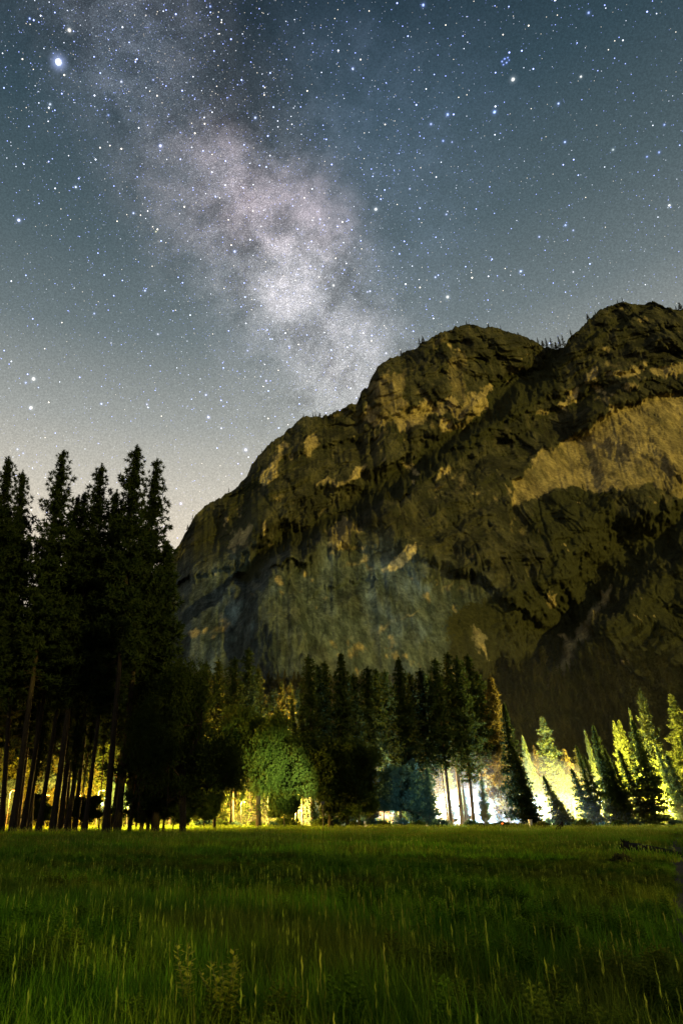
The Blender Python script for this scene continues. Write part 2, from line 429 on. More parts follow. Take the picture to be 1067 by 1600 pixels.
# --- rock attributes: painted golden light and gravel, growth and shade, cool slab light
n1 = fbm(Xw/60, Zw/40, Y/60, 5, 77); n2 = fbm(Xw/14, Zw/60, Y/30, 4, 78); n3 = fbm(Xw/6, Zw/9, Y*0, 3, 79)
clean = sstep(slab+.25*n2+.15*n3, .40, .60)*(.55+.28*n2+.15*n1)  # warm light on the slab painted as paler rock
for pl, k, so in [  # golden lit patches painted into the rock colour
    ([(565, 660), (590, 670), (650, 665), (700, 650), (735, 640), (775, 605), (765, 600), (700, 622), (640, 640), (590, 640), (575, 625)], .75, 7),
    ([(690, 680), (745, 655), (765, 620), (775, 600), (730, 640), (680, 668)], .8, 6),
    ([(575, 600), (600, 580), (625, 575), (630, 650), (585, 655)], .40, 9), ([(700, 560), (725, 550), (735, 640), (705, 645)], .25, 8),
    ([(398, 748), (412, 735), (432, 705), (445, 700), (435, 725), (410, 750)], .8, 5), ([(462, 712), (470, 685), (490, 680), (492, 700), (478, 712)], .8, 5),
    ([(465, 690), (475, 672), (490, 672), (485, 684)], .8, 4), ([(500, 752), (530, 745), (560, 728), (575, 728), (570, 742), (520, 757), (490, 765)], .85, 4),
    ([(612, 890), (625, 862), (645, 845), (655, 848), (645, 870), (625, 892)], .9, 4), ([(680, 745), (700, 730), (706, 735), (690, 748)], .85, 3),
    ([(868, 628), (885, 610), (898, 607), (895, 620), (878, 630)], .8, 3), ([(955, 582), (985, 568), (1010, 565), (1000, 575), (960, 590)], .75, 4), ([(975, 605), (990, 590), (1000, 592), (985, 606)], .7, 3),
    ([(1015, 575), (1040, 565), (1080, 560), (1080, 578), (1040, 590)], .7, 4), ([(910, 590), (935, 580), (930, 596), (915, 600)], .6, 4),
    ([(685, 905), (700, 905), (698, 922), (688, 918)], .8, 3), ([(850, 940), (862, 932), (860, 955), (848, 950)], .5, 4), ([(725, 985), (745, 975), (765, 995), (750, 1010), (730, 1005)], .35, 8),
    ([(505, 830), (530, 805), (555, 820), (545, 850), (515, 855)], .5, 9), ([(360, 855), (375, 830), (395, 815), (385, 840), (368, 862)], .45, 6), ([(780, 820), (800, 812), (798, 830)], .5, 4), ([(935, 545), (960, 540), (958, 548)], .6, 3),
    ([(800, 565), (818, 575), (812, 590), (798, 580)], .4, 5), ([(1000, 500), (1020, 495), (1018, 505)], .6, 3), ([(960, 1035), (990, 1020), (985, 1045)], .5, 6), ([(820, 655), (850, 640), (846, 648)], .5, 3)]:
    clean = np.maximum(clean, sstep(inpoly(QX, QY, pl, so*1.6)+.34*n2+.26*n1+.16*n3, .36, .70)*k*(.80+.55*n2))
for _ in range(55):                                             # small lit spots painted paler, scattered at random
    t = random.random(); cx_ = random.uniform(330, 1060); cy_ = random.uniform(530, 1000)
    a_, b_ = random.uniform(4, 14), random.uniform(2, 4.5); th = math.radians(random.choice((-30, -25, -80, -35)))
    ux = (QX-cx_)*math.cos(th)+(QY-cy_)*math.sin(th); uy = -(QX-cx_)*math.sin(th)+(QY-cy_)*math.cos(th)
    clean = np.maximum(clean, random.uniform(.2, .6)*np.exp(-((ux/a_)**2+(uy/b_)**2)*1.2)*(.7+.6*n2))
veg = np.maximum(.95*np.exp(-(dd/17)**2), .98*np.exp(-(dd2/46)**2))  # dark growth, with gully and terrain shadow painted in
for pl, k, so in [
    ([(700, 960), (760, 930), (840, 900), (900, 800), (960, 800), (1000, 850), (960, 930), (870, 1010), (840, 1100), (700, 1100)], .9, 22),
    ([(960, 960), (1000, 900), (1100, 850), (1100, 1100), (870, 1100), (900, 1010)], .8, 25),
    ([(840, 780), (900, 760), (960, 775), (990, 850), (900, 870), (820, 840)], .9, 12), ([(1000, 760), (1090, 750), (1090, 840), (1010, 830)], .45, 14),
    ([(760, 600), (860, 548), (900, 560), (850, 620), (780, 680), (700, 730), (600, 790), (560, 800), (650, 720), (720, 670)], .9, 10),
    ([(868, 748), (885, 690), (900, 690), (905, 750), (890, 780)], .8, 6), ([(925, 740), (945, 700), (960, 720), (950, 790), (930, 790)], .8, 7),
    ([(280, 860), (330, 790), (400, 760), (470, 760), (400, 830), (340, 880)], .55, 16)]:
    veg = np.maximum(veg, inpoly(QX, QY, pl, so)*k)
veg = np.maximum(veg, sstep(n1+.3*n3, .25, .7)*.6*(1-.8*slab)*(1-.8*low)); veg = np.maximum(veg, sstep(PY+8*n1, 1040, 1075)*(1-.0*low)*.95)
clean_veg = 1-.97*np.clip(clean*1.2, 0, 1); veg = veg*clean_veg
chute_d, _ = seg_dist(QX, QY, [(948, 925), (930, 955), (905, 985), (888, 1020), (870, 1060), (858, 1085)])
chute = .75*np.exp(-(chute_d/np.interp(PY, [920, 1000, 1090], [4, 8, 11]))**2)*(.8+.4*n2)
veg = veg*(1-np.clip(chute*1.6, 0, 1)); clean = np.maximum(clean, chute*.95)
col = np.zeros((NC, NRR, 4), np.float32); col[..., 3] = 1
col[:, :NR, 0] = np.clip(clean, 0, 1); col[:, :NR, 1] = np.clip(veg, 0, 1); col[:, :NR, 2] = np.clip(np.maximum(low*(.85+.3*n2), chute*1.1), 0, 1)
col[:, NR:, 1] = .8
def rock_mat():
    m, t, out = material('granite')
    at_ = t.node('ShaderNodeAttribute', attribute_name='rock'); sp = t.node('ShaderNodeSeparateColor'); t.link(at_.outputs[0], sp.inputs[0])
    g = t.node('ShaderNodeNewGeometry').outputs['Position']
    mp = t.node('ShaderNodeMapping'); t.link(g, mp.inputs[0]); mp.inputs['Scale'].default_value = (1, .6, .16)
    streak = t.noise(mp.outputs[0], .075, 6, .7); fine = t.noise(g, .22, 6, .7); patch = t.noise(g, .018, 5, .6, .5)
    rock = t.mix(t.mapr(streak, .38, .62), (.028, .032, .019), (.080, .080, .046))
    rock = t.mix(t.mapr(patch, .42, .66, 0, .8), rock, (.020, .022, .014))
    cool = t.mix(t.mapr(streak, .40, .64), (.036, .052, .052), (.110, .145, .145))  # cool light on the lower slab put into its colour
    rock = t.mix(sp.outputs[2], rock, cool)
    pale = t.mix(t.mapr(streak, .34, .62), (.25, .205, .105), (.52, .43, .21))  # golden colour of the painted light, also used for the gravel chute
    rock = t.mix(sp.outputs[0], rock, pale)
    vg = t.mapr(t.math('ADD', sp.outputs[1], t.math('MULTIPLY', t.math('SUBTRACT', fine, .5), 1.5)), .42, .66)
    rock = t.mix(vg, rock, (.036, .040, .018))
    rock = t.vec('SCALE', rock, t.mapr(fine, .25, .75, .55, 1.4))
    principled(t, out, rock, .95, t.math('ADD', t.math('MULTIPLY', streak, 1.0), fine), .7, 4.0, .1)
    return m
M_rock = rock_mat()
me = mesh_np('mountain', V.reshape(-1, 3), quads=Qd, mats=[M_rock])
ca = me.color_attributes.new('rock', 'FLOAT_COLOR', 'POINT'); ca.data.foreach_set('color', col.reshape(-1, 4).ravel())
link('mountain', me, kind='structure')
def cliff_point(px, py):
    """where the ray through a photo point meets the built rock face"""
    a, t = ray(px, py); i = int(np.clip(np.searchsorted(A, a), 0, NC-1)); s = t/E[i]
    j = int(np.clip(s*(NR-1), 0, NR-1)); return Vector(V0[i, j])

# ------------------------------------------------------------------ foliage builders
def needles(cent, size, n, rg, w=.14, outw=None, up=.25):
    """n slivers per clump centre -> verts, tris"""
    N = len(cent); c = np.repeat(cent, n, 0); s = np.repeat(size, n)[:, None] if np.ndim(size) else size
    u = rg.normal(size=(N*n, 3)); u[:, 2] += up
    if outw is not None: u += np.repeat(outw, n, 0)
    u /= np.linalg.norm(u, axis=1)[:, None]
    p = np.cross(u, rg.normal(size=(N*n, 3))); p /= np.linalg.norm(p, axis=1)[:, None]+1e-9
    L = rg.uniform(.6, 1.1, (N*n, 1))*s
    a = c+u*L*.08-p*w*L; b = c+u*L*.08+p*w*L; e = c+u*L+rg.normal(size=(N*n, 3))*.03
    V = np.stack([a, b, e], 1).reshape(-1, 3); T = np.arange(N*n*3).reshape(-1, 3)
    return V, T
def conifer(name, H, r0, c0, Lmax, seed, step, nb, tuft, ntri, shape=.75, droop=-.15, tipup=.3, dead=0, gap=.12, mats=None, w=.14, sides=10, lower=.5, sub=3):
    """returns (trunk mesh, crown mesh) for a tree H metres tall, base at the origin"""
    rg = np.random.default_rng(seed); tb = MB()
    zz = np.linspace(0, H, 14); bend = H*.006*np.stack([np.sin(zz/H*3+seed), np.cos(zz/H*2.3+seed*2), 0*zz], 1); bend -= bend[0]
    axis = np.stack([0*zz, 0*zz, zz], 1)+bend
    rad = r0*(1-zz/H)**.8+.02; rad[0] *= 1.35; axis[0, 2] = -.3
    tb.tube(axis, rad, sides)
    def ax(z): return np.array([np.interp(z, zz, axis[:, 0]), np.interp(z, zz, axis[:, 1]), z])
    cents, sizes, outs = [], [], []
    z = H*c0
    for _ in range(dead):
        zd = rg.uniform(H*.12, H*c0+1); a = rg.uniform(0, 2*np.pi); L = rg.uniform(.8, 2.6)
        o = np.array([math.cos(a), math.sin(a), rg.uniform(-.35, .1)]); p = ax(zd)
        tb.tube([p, p+o*L*.5, p+o*L+np.array([0, 0, -.2])], [.05, .035, .012], 4)
    side_bias = rg.uniform(0, 2*np.pi)
    while z < H*.985:
        t = (z-H*c0)/(H*(1-c0))
        env = Lmax*(1-t)**shape*(lower+(1-lower)*min(1, t/.18))
        env *= .82+.18*math.sin(z*1.7+seed)
        for b in range(nb):
            if rg.random() < gap: continue
            a = b/nb*2*np.pi+z*2.4+rg.uniform(-.5, .5)
            L = env*rg.uniform(.55, 1.18)*(1+.12*math.cos(a-side_bias))+.12
            o = np.array([math.cos(a), math.sin(a), 0]); p = ax(z+rg.uniform(-.4, .4)*step)
            dz = droop*(1-t)+.55*t*tipup*2
            def bp(f): return p+o*L*f+np.array([0, 0, L*(dz*f+tipup*.5*f*f)])
            if L > .9 and (b % 2 == 0): tb.tube([p, bp(.5), bp(.92)], [.03+.012*L, .02+.006*L, .012], 3)
            ns = max(2, int(L/tuft*1.15))
            for f in np.linspace(.30 if L > 1.5 else .15, 1.0, ns):
                q = bp(f); sw = L*.20*(1-abs(f-.6))
                k = 1 if f > .93 else sub
                for _k in range(k):
                    off = rg.normal(size=3)*np.array([1, 1, .35])*sw*(0 if k == 1 else 1)
                    cents.append(q+off); sizes.append(tuft*rg.uniform(.75, 1.2)*(.55+.45*min(1, L/Lmax*2))); outs.append(o*.7)
        z += step*rg.uniform(.75, 1.25)*(1-.35*t)
    for k in range(4):
        cents.append(ax(H-.25*k*tuft)); sizes.append(tuft*.55); outs.append(np.array([0, 0, .6]))
    Vn, Tn = needles(np.array(cents), np.array(sizes), ntri, rg, w, np.array(outs))
    return tb.mesh(name+'_trunk', [M_bark], True), mesh_np(name+'_crown', Vn, Tn, mats=mats or [M_needle])
def oak(name, H, R, seed, nlimb=8, leaf=.30, ntri=7, mats=None, low=.28, r0=.55, dens=1.0, lean=0):
    rg = np.random.default_rng(seed); tb = MB(); cents = []
    th = H*.42
    tr = np.array([[0, 0, -.3], [.1, 0, th*.3], [.25+lean*.5, .1, th*.65], [.1+lean, 0, th]]); tb.tube(tr, [r0*1.3, r0, r0*.85, r0*.7], 12)
    ends = []
    def limb(p, dirv, L, r, depth):
        n = 5; pts = [p]; dd_ = dirv.copy()
        for i in range(n):
            dd_ = dd_+rg.normal(size=3)*.22+np.array([0, 0, .05]); dd_ /= np.linalg.norm(dd_)
            pts.append(pts[-1]+dd_*L/n)
        rr = np.linspace(r, r*.45, n+1); tb.tube(pts, rr, 7 if depth < 2 else 4)
        if depth >= 1:
            for q in pts[2:]: ends.append((q, dd_))
        if depth < 3:
            for k in range(4 if depth < 2 else 3):
                i = rg.integers(2, n+1); nd = dd_+rg.normal(size=3)*.75; nd /= np.linalg.norm(nd)
                limb(pts[i], nd, L*rg.uniform(.45, .7), rr[i]*.7, depth+1)
    for k in range(nlimb):
        a = k/nlimb*2*np.pi+rg.uniform(-.3, .3); el = rg.uniform(.05, 1.1)
        z0 = rg.uniform(.55, 1.0)
        p = np.array([np.interp(z0, [0, .3, .65, 1], tr[:, i]) for i in range(3)])
        Lh = R*.62*math.cos(el)+H*.36*math.sin(el)
        limb(p, np.array([math.cos(a)*math.cos(el), math.sin(a)*math.cos(el), math.sin(el)]), Lh, r0*.42, 0)
    limb(tr[-1], np.array([0, 0, 1.]), H*.38, r0*.6, 0)
    for q, dv in ends:
        e = ((q[0]/R)**2+(q[1]/R)**2)**.5
        q = q.copy()
        if e > 1: q[:2] /= e**.7
        if q[2] > H-.2: q[2] = H-.2-rg.random()*.15*H
        for _ in range(max(1, int(2*dens))):
            c = q+rg.normal(size=3)*np.array([.75, .75, .4])*R*.13
            if c[2] < H*low: continue
            cents.append(c)
    for _ in range(int(330*dens)):
        v = rg.normal(size=3); v /= np.linalg.norm(v); rr = rg.uniform(.45, 1.0)**.6
        lump = 1+.26*math.sin(v[0]*5+seed)+.24*math.sin(v[1]*6+v[2]*7+seed*3)
        c = v*rr*lump*np.array([R*.95, R*.95, H*(.98-low)*.5]); c[2] += H*(low+1)*.5
        if vnoise(np.array([c[0]/R*3.2]), np.array([c[1]/R*3.2]), np.array([c[2]/R*3.2+seed]), 7)[0] < .02 or c[2] > H: continue
        cents.append(c)
    cents = np.array(cents)
    # sub-clumps: each clump is a cloud of leaf slivers
    sub = np.repeat(cents, 5, 0)+rg.normal(size=(len(cents)*5, 3))*R*.045
    Vn, Tn = needles(sub, leaf, ntri, rg, .38, None, 0)
    return tb.mesh(name+'_trunk', [M_bark], True), mesh_np(name+'_crown', Vn, Tn, mats=mats or [M_oak])

P = {}
for k in range(4):
    P['pine', k] = (54.0, conifer('tall_pine%d' % k, 54, .42, (.36, .30, .40, .33)[k], (5.3, 5.9, 5.0, 5.6)[k], 101+k, .62, 6, .84, 20, .62, -.22, .22, 46, .22, w=.13, sub=3))
for k in range(3):
    P['forest', k] = (46.0, conifer('forest_pine%d' % k, 46, .42, (.34, .42, .26)[k], (5.0, 4.4, 5.6)[k], 131+k, .90, 6, 1.05, 13, .62, -.22, .2, 20, .12, w=.17, sub=2, sides=7))
for k in range(3):
    P['fir', k] = (34.0, conifer('fir%d' % k, 34, .36, (.06, .10, .04)[k], (5.9, 5.0, 6.6)[k], 151+k, .66, 8, .95, 14, .86, -.25, .12, 0, .17, mats=[M_fir], w=.16, lower=.8, sub=2, sides=7))
for k in range(2):
    P['cedar', k] = (16.0, conifer('cedar%d' % k, 16, .20, .05, (3.0, 3.4)[k], 171+k, .42, 7, .62, 12, .62, .05, .3, 0, .05, mats=[M_blue], w=.17, lower=.7, sub=3, sides=6))
def recolor(key, new, mat):
    H, (a, b) = P[key]; b2 = b.copy(); b2.materials.clear(); b2.materials.append(mat); P[new] = (H, (a, b2))
for k in range(3): recolor(('fir', k), ('olive', k), M_olive)
for k in range(3): recolor(('fir', k), ('darkfir', k), M_needle)
P['oak', 0] = (23.0, oak('spreading_oak', 23, 10.5, 201, 9, .36, 6, r0=.62, dens=1.2, low=.24, lean=-.4, mats=[M_oakdark]))
P['oak', 1] = (21.0, oak('round_oak', 21, 8.6, 203, 9, .36, 6, r0=.55, dens=2, low=.12))
P['oak', 2] = (16.0, oak('low_oak', 16, 8.2, 207, 9, .34, 6, r0=.5, dens=2, low=.17, mats=[M_oakdark]))
P['sapling', 0] = (13.0, oak('sapling', 13, 3.4, 211, 6, .32, 6, r0=.14, dens=2, low=.3, mats=[M_blue]))
P['sapling', 1] = (12.0, oak('young_oak', 12, 4.2, 213, 6, .32, 6, r0=.16, dens=2, low=.3))
print('proto tris', sum(len(p[1][0].polygons)*2+len(p[1][1].polygons) for k, p in P.items()))

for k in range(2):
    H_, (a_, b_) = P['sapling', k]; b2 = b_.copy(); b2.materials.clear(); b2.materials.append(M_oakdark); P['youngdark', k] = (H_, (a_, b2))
NAMES = {'youngdark': 'young_tree', 'pine': 'pine_tree', 'forest': 'pine_tree', 'fir': 'fir_tree', 'olive': 'cedar_tree', 'darkfir': 'fir_tree', 'cedar': 'young_cedar', 'oak': 'oak_tree', 'sapling': 'young_tree'}
def tree(kind, var, base_px, Y, top_px, top_py, label, group=None, wf=1.0, rot=None, cat='tree'):
    H0, (tm, cm) = P[kind, var]
    b = Vector((ground_x(base_px, Y), Y, 0.0)); tp = at(top_px, top_py, Y)
    ax = tp-b; H = ax.length; s = H/H0
    e = bpy.data.objects.new(NAMES[kind], None); C.objects.link(e)
    q = Vector((0, 0, 1)).rotation_difference(ax.normalized())
    rz = rot if rot is not None else random.uniform(0, 6.28)
    e.matrix_world = Matrix.Translation(b) @ q.to_matrix().to_4x4() @ Matrix.Rotation(rz, 4, 'Z') @ Matrix.Diagonal((s*wf, s*wf, s, 1))
    tag(e, label, cat, group)
    link('trunk', tm, e); link('crown', cm, e)
    return e

# ------------------------------------------------------------------ the trees
GL = 'tall pines massed at the left edge of the meadow'
left = [
    (0, 22, 88, 94, 704, 1.0, 'tall pine with a thick trunk, the first free-standing spire from the left edge'),
    (2, 38, 95, 128, 775, .9, 'slim dark pine just right of the thick leftmost trunk, its top lower than its neighbours'),
    (1, 5, 92, 42, 738, .85, 'dark pine with a ragged top between the cut-off tree and first spire'),
    (3, -40, 88, 8, 714, 1.0, 'pine cut by the left picture edge, only its right side of knobby branches showing'),
    (3, 63, 92, 136, 768, .8, 'dark pine with its crown filling the gap left of the second spire'),
    (1, 84, 90, 160, 722, 1.0, 'tall pine with a narrow rounded top, second of the free spires'),
    (2, 106, 99, 182, 764, .85, 'pine whose lower top shows in the notch left of the tallest spire'),
    (2, 167, 88, 212, 698, .98, 'tallest pine of the left group with knobby side shoots below its tip'),
    (0, 185, 92, 241, 716, 1.0, 'tall pine at the right end of the left group, branches reaching toward the mountain'),
    (3, 134, 90, 190, 790, .85, 'thick-trunked pine standing in front of the middle of the left group'),
    (1, 203, 94, 262, 905, .8, 'strongly leaning pine trunk near the right end of the left group'),
]
for k, bx, Y, tx, ty, wf, lb in left: tree('pine', k, bx, Y, tx, ty, lb, GL, wf)
tree('darkfir', 1, 243, 95, 262, 850, 'slender fir with branches almost to the ground beside the leaning pine trunk', GL, 1.1)
GF = 'lower dark pines filling the left group'
for i, (bx, Y, tx, ty) in enumerate([(-80, 100, -30, 800), (-20, 108, 20, 815), (48, 104, 88, 830), (96, 108, 150, 845), (118, 114, 165, 880), 
                                     (176, 112, 225, 890), (222, 110, 255, 960), (30, 122, 70, 930), (-50, 120, -10, 900), (104, 120, 130, 960), (232, 100, 262, 1000)]):
    tree('pine', i % 4, bx, Y, tx, ty, 'dark pine standing inside the left group, its crown merged with its neighbours', GF, 1.0)
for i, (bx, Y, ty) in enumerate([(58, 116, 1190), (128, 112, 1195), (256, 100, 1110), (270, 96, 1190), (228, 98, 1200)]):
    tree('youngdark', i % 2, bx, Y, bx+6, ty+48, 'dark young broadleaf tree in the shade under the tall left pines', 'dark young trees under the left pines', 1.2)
GT = 'thin bare trunks between the big pines on the left'
for i, (bx, Y, tx, ty) in enumerate([(8, 118, 40, 1010), (46, 102, 82, 1000), (57, 100, 98, 1010), (70, 128, 96, 1020), (92, 104, 120, 1030), (112, 98, 150, 1000), (121, 100, 152, 1010), (128, 132, 150, 1030), (156, 118, 185, 1020), (213, 126, 230, 1040), (-12, 116, 20, 1000)]):
    tx += (-16, 9, 22, -8, 4, -20, 14, 0, -12, 18, 6)[i]
    tree('forest', 2 if i % 2 else 1, bx, Y, tx, ty, 'thin dark trunk, %s from the left among the thin ones between the big left pines' % ('second', 'third', 'fourth', 'fifth', 'sixth', 'seventh', 'eighth', 'ninth', 'tenth', 'eleventh', 'first')[i], GT, .45)
tree('oak', 0, 286, 86, 290, 1034, 'large dark oak with a low limb reaching right, beside the tall pines', None, .66, rot=0.4)
tree('oak', 1, 404, 150, 402, 1106, 'rounded green oak with its right side lit bright green, left of the bright yellow gap', None, .80, rot=1.0)
tree('oak', 2, 516, 143, 520, 1160, 'dark spreading oak standing alone in front of the blue-lit undergrowth, right of the yellow gap', None, .95, rot=2.0)
tree('oak', 1, 336, 128, 334, 1150, 'dim oak crown between the large dark oak and the lit green oak', None, .6, rot=4.0)
tree('sapling', 1, 444, 160, 445, 1232, 'small dark young tree beside the foot of the yellow gap')
tree('sapling', 1, 560, 160, 562, 1225, 'low leafy young tree behind the right edge of the spreading dark oak')
tree('sapling', 1, 232, 100, 236, 1215, 'leafy young tree before the bright gap right of the tall pines')
tree('sapling', 1, 320, 120, 322, 1235, 'low leafy young tree right of the large dark oak trunk')
# forest across the middle
mid = [
    ('forest', 0, 322, 222, 1036, 'orange-tipped pine at the left end of the middle forest, just clear of the oak'),
    ('forest', 1, 343, 226, 1031, 'narrow pine with an orange glint on its tip, beside the first orange-tipped pine'),
    ('forest', 2, 366, 205, 1026, 'dark pine with a broad dark top standing left of the tallest orange pine'),
    ('forest', 0, 389, 210, 1014, 'tall pine with a lit orange tip above the green oak'),
    ('fir', 0, 406, 216, 1040, 'pine with its right flank lit orange above the green oak'),
    ('fir', 1, 438, 228, 1066, 'fir glowing orange from top to waist, left of the pair above the yellow gap'),
    ('fir', 2, 451, 230, 1068, 'fir glowing orange, right of the pair above the yellow gap'),
    ('forest', 1, 434, 196, 1106, 'slim dark fir in front of the orange pair, its left one'),
    ('forest', 0, 459, 200, 1126, 'short dark fir in front of the orange pair, its right one'),
    ('forest', 2, 482, 200, 1024, 'dark pine at the left end of the long dark treetop row, beside the orange firs'),
    ('forest', 1, 497, 206, 1040, 'dark pine second in the long treetop row, with a blunt top'),
    ('forest', 0, 507, 212, 1035, 'dark pine third in the long treetop row, sharing a broad crown with the blunt one'),
    ('darkfir', 2, 533, 200, 1022, 'sharp dark conical tree standing clear in the treetop row against the pale slab'),
    ('forest', 2, 553, 212, 1054, 'short dark pine just right of the sharp conical tree'),
    ('forest', 1, 571, 204, 1042, 'dark narrow pine left of a close pair in the treetop row'),
    ('forest', 0, 587, 214, 1046, 'left pine of a close pair in the middle of the treetop row'),
    ('forest', 2, 600, 209, 1046, 'right pine of a close pair in the middle of the treetop row'),
    ('darkfir', 0, 620, 202, 1028, 'tall dark conical tree right of the close pair, with a steep smooth outline'),
    ('forest', 1, 638, 212, 1052, 'dark pine in the dip right of the tall conical tree'),
    ('forest', 2, 653, 207, 1045, 'dark pine rising over the yellow-lit branches, left of the brown cluster'),
    ('forest', 0, 680, 204, 1030, 'dark pine at the left of the broad brown-green cluster'),
    ('forest', 1, 697, 210, 1019, 'tallest dark pine of the broad brown-green cluster'),
    ('forest', 2, 713, 203, 1026, 'dark pine right of the tallest in the brown-green cluster'),
    ('forest', 0, 730, 214, 1024, 'dark pine right of the middle of the brown-green cluster'),
    ('forest', 2, 747, 205, 1050, 'pine with brown branches on the right shoulder of the cluster'),
    ('olive', 1, 764, 202, 1058, 'brown-tinted conical tree with a long sloping right side, over the white glow'),
    ('darkfir', 1, 784, 198, 1100, 'dark drooping tree at the right foot of the brown-tinted slope'),
    ('darkfir', 0, 800, 194, 1165, 'small dark fir with level branches left of the big yellow tree'),
]
mid += [('fir', 2, 468, 221, 1165, 'narrow brilliantly lit yellow tree filling the gap behind two slim trunks'),
        ('fir', 1, 690, 222, 1172, 'pale yellow lit tree forming a glowing column behind the slim leaning trunk'),
        ('fir', 0, 330, 196, 1180, 'yellow-lit fir low between the dark oaks, left of a pair'), ('fir', 1, 352, 208, 1170, 'yellow-lit fir low between the dark oaks, right of a pair'),
        ('fir', 2, 380, 204, 1190, 'yellow-lit fir half hidden by the green oak'), ('fir', 0, 428, 206, 1200, 'yellow-lit fir behind the right side of the green oak'),
        ('fir', 1, 498, 210, 1180, 'amber-lit fir behind the left side of the spreading dark oak')]
for kd, k, tx, Y, ty, lb in mid:
    if 'dark' in lb: Y -= 12
    tree(kd, k, tx+(tx-PX0)*.085, Y, tx, ty, lb, 'conifers across the middle of the far meadow edge', {'forest': 1.2, 'fir': 1.0, 'darkfir': 1.05, 'olive': 1.25}[kd])
right = [
    ('fir', 1, 815, 222, 1150, 'narrow lime-green lit tree left of the big yellow tree', .6),
    ('fir', 0, 824, 219, 1180, 'short lime-lit tree crowding the left side of the big yellow tree', .6),
    ('olive', 0, 833, 226, 1165, 'olive-brown pointed tree close to the left of the big yellow tree', .62),
    ('fir', 2, 844, 224, 1120, 'big bright yellow-lit conical tree, brightest at its base, right of the white glow', 1.0),
    ('olive', 2, 878, 228, 1170, 'olive conical tree at the right shoulder of the big yellow tree', .95),
    ('fir', 0, 872, 216, 1196, 'lower bright yellow tree with level branches at the foot of the olive one', .9),
    ('fir', 1, 912, 230, 1141, 'narrow yellow-lit tree peeping between two dark ones', .55),
    ('darkfir', 1, 900, 204, 1165, 'dark tree left of the narrow yellow one', .8),
    ('darkfir', 2, 926, 206, 1134, 'tall dark pointed tree right of the narrow yellow one', .95),
    ('fir', 0, 957, 232, 1127, 'left tree of a dull yellow pair with rounded tops', .6),
    ('fir', 2, 965, 234, 1125, 'right tree of a dull yellow pair with rounded tops', .6),
    ('fir', 1, 981, 231, 1107, 'thin yellow-edged tree tucked left of the tall dark one', .45),
    ('darkfir', 2, 985, 204, 1125, 'tall broad dark tree standing in front of the highest yellow tree', 1.15),
    ('fir', 0, 997, 228, 1077, 'highest yellow-lit tree, its sharp tip rising over a broad dark tree', .95),
    ('fir', 2, 1047, 228, 1084, 'bright yellow striped conical tree near the right picture edge', .8),
    ('fir', 1, 1062, 233, 1120, 'yellow tree cut by the right picture edge, behind the striped one', .9),
    ('darkfir', 0, 1024, 208, 1165, 'dark ragged tree between the two highest yellow trees', .8),
    ('darkfir', 1, 1062, 206, 1150, 'dark tree at the right picture edge with lit branch tips', .8),
    ('darkfir', 0, 943, 205, 1170, 'dark tree filling the dip below the dull yellow pair', 1.0),
    ('forest', 1, 1000, 206, 1160, 'dark pine with slanting trunks over the white gap at the right', 1.1),
    ('darkfir', 2, 1100, 210, 1110, 'dark tree just outside the right edge', 1.0),
    ('darkfir', 1, 848, 190, 1212, 'medium blue-grey fir with a wide skirt in front of the big yellow tree', 1.15),
    ('forest', 0, 912, 203, 1180, 'pine with several thin trunks showing against white light below the narrow yellow tree', .9),
    ('darkfir', 0, 893, 206, 1200, 'low broad dark tree before the yellow glow, right of the olive shoulder tree', 1.7),
    ('darkfir', 2, 937, 207, 1182, 'broad dark tree with blue-green boughs left of the dull yellow pair', 1.5),
    ('darkfir', 1, 968, 205, 1172, 'broad dark tree directly below the dull yellow pair', 1.5),
    ('darkfir', 0, 1040, 206, 1178, 'broad dark tree below the striped yellow tree', 1.4),
    ('darkfir', 1, 862, 203, 1236, 'low dark fir against the brightest yellow glow', 1.6),
    ('forest', 2, 955, 203, 1185, 'pine with thin slanting trunk right of the tall dark pointed tree', .9),
]
for kd, k, tx, Y, ty, lb, wf in right:
    if 'dark' in lb or 'pine' in lb: Y -= 12
    tree(kd, k, tx+(tx-PX0)*.07, Y, tx, ty, lb, 'conifers at the right of the far meadow edge', wf*(.95 if 'dark' in lb or kd == 'forest' else 1.3))
small = [
    ('cedar', 0, 575, 182, 1212, 'small dark blue tree just right of the spreading dark oak', 1.3),
    ('sapling', 0, 596, 180, 1200, 'blue-green young tree at the left of the teal clump', 1.1),
    ('sapling', 0, 620, 178, 1192, 'tall loose teal young tree in the middle of the teal clump', 1.2),
    ('cedar', 1, 645, 184, 1186, 'teal cedar with a dark top in the teal clump', 1.2),
    ('cedar', 0, 666, 180, 1200, 'teal cedar with a wide right skirt beside the pale yellow column', 1.3),
    ('cedar', 1, 752, 190, 1218, 'narrow dark blue cedar against the white glow', .8),
    ('cedar', 0, 774, 204, 1240, 'pale misty rounded cedar in the white glow, the left of two', 1.35),
    ('cedar', 1, 805, 204, 1244, 'pale misty rounded cedar in the white glow, the right of two', 1.25),
    ('cedar', 0, 723, 200, 1232, 'faint violet-grey cedar left of the narrow dark blue one', 1.0),
    ('cedar', 1, 700, 201, 1246, 'low faint green cedar right of the thin dark trunk', 1.1),
    ('sapling', 0, 824, 186, 1262, 'tiny blue-green bush-like tree left of the wide-skirted fir', 1.0),
    ('cedar', 0, 540, 190, 1250, 'low blue cedar seen under the boughs of the spreading dark oak', 1.2),
    ('cedar', 1, 490, 188, 1248, 'low blue cedar between the yellow gap and the spreading dark oak', 1.2),
]
for kd, k, tx, Y, ty, lb, wf in small:
    tree(kd, k, tx+(tx-PX0)*.02, Y, tx, ty, lb, 'young trees in the glow along the meadow edge', wf)
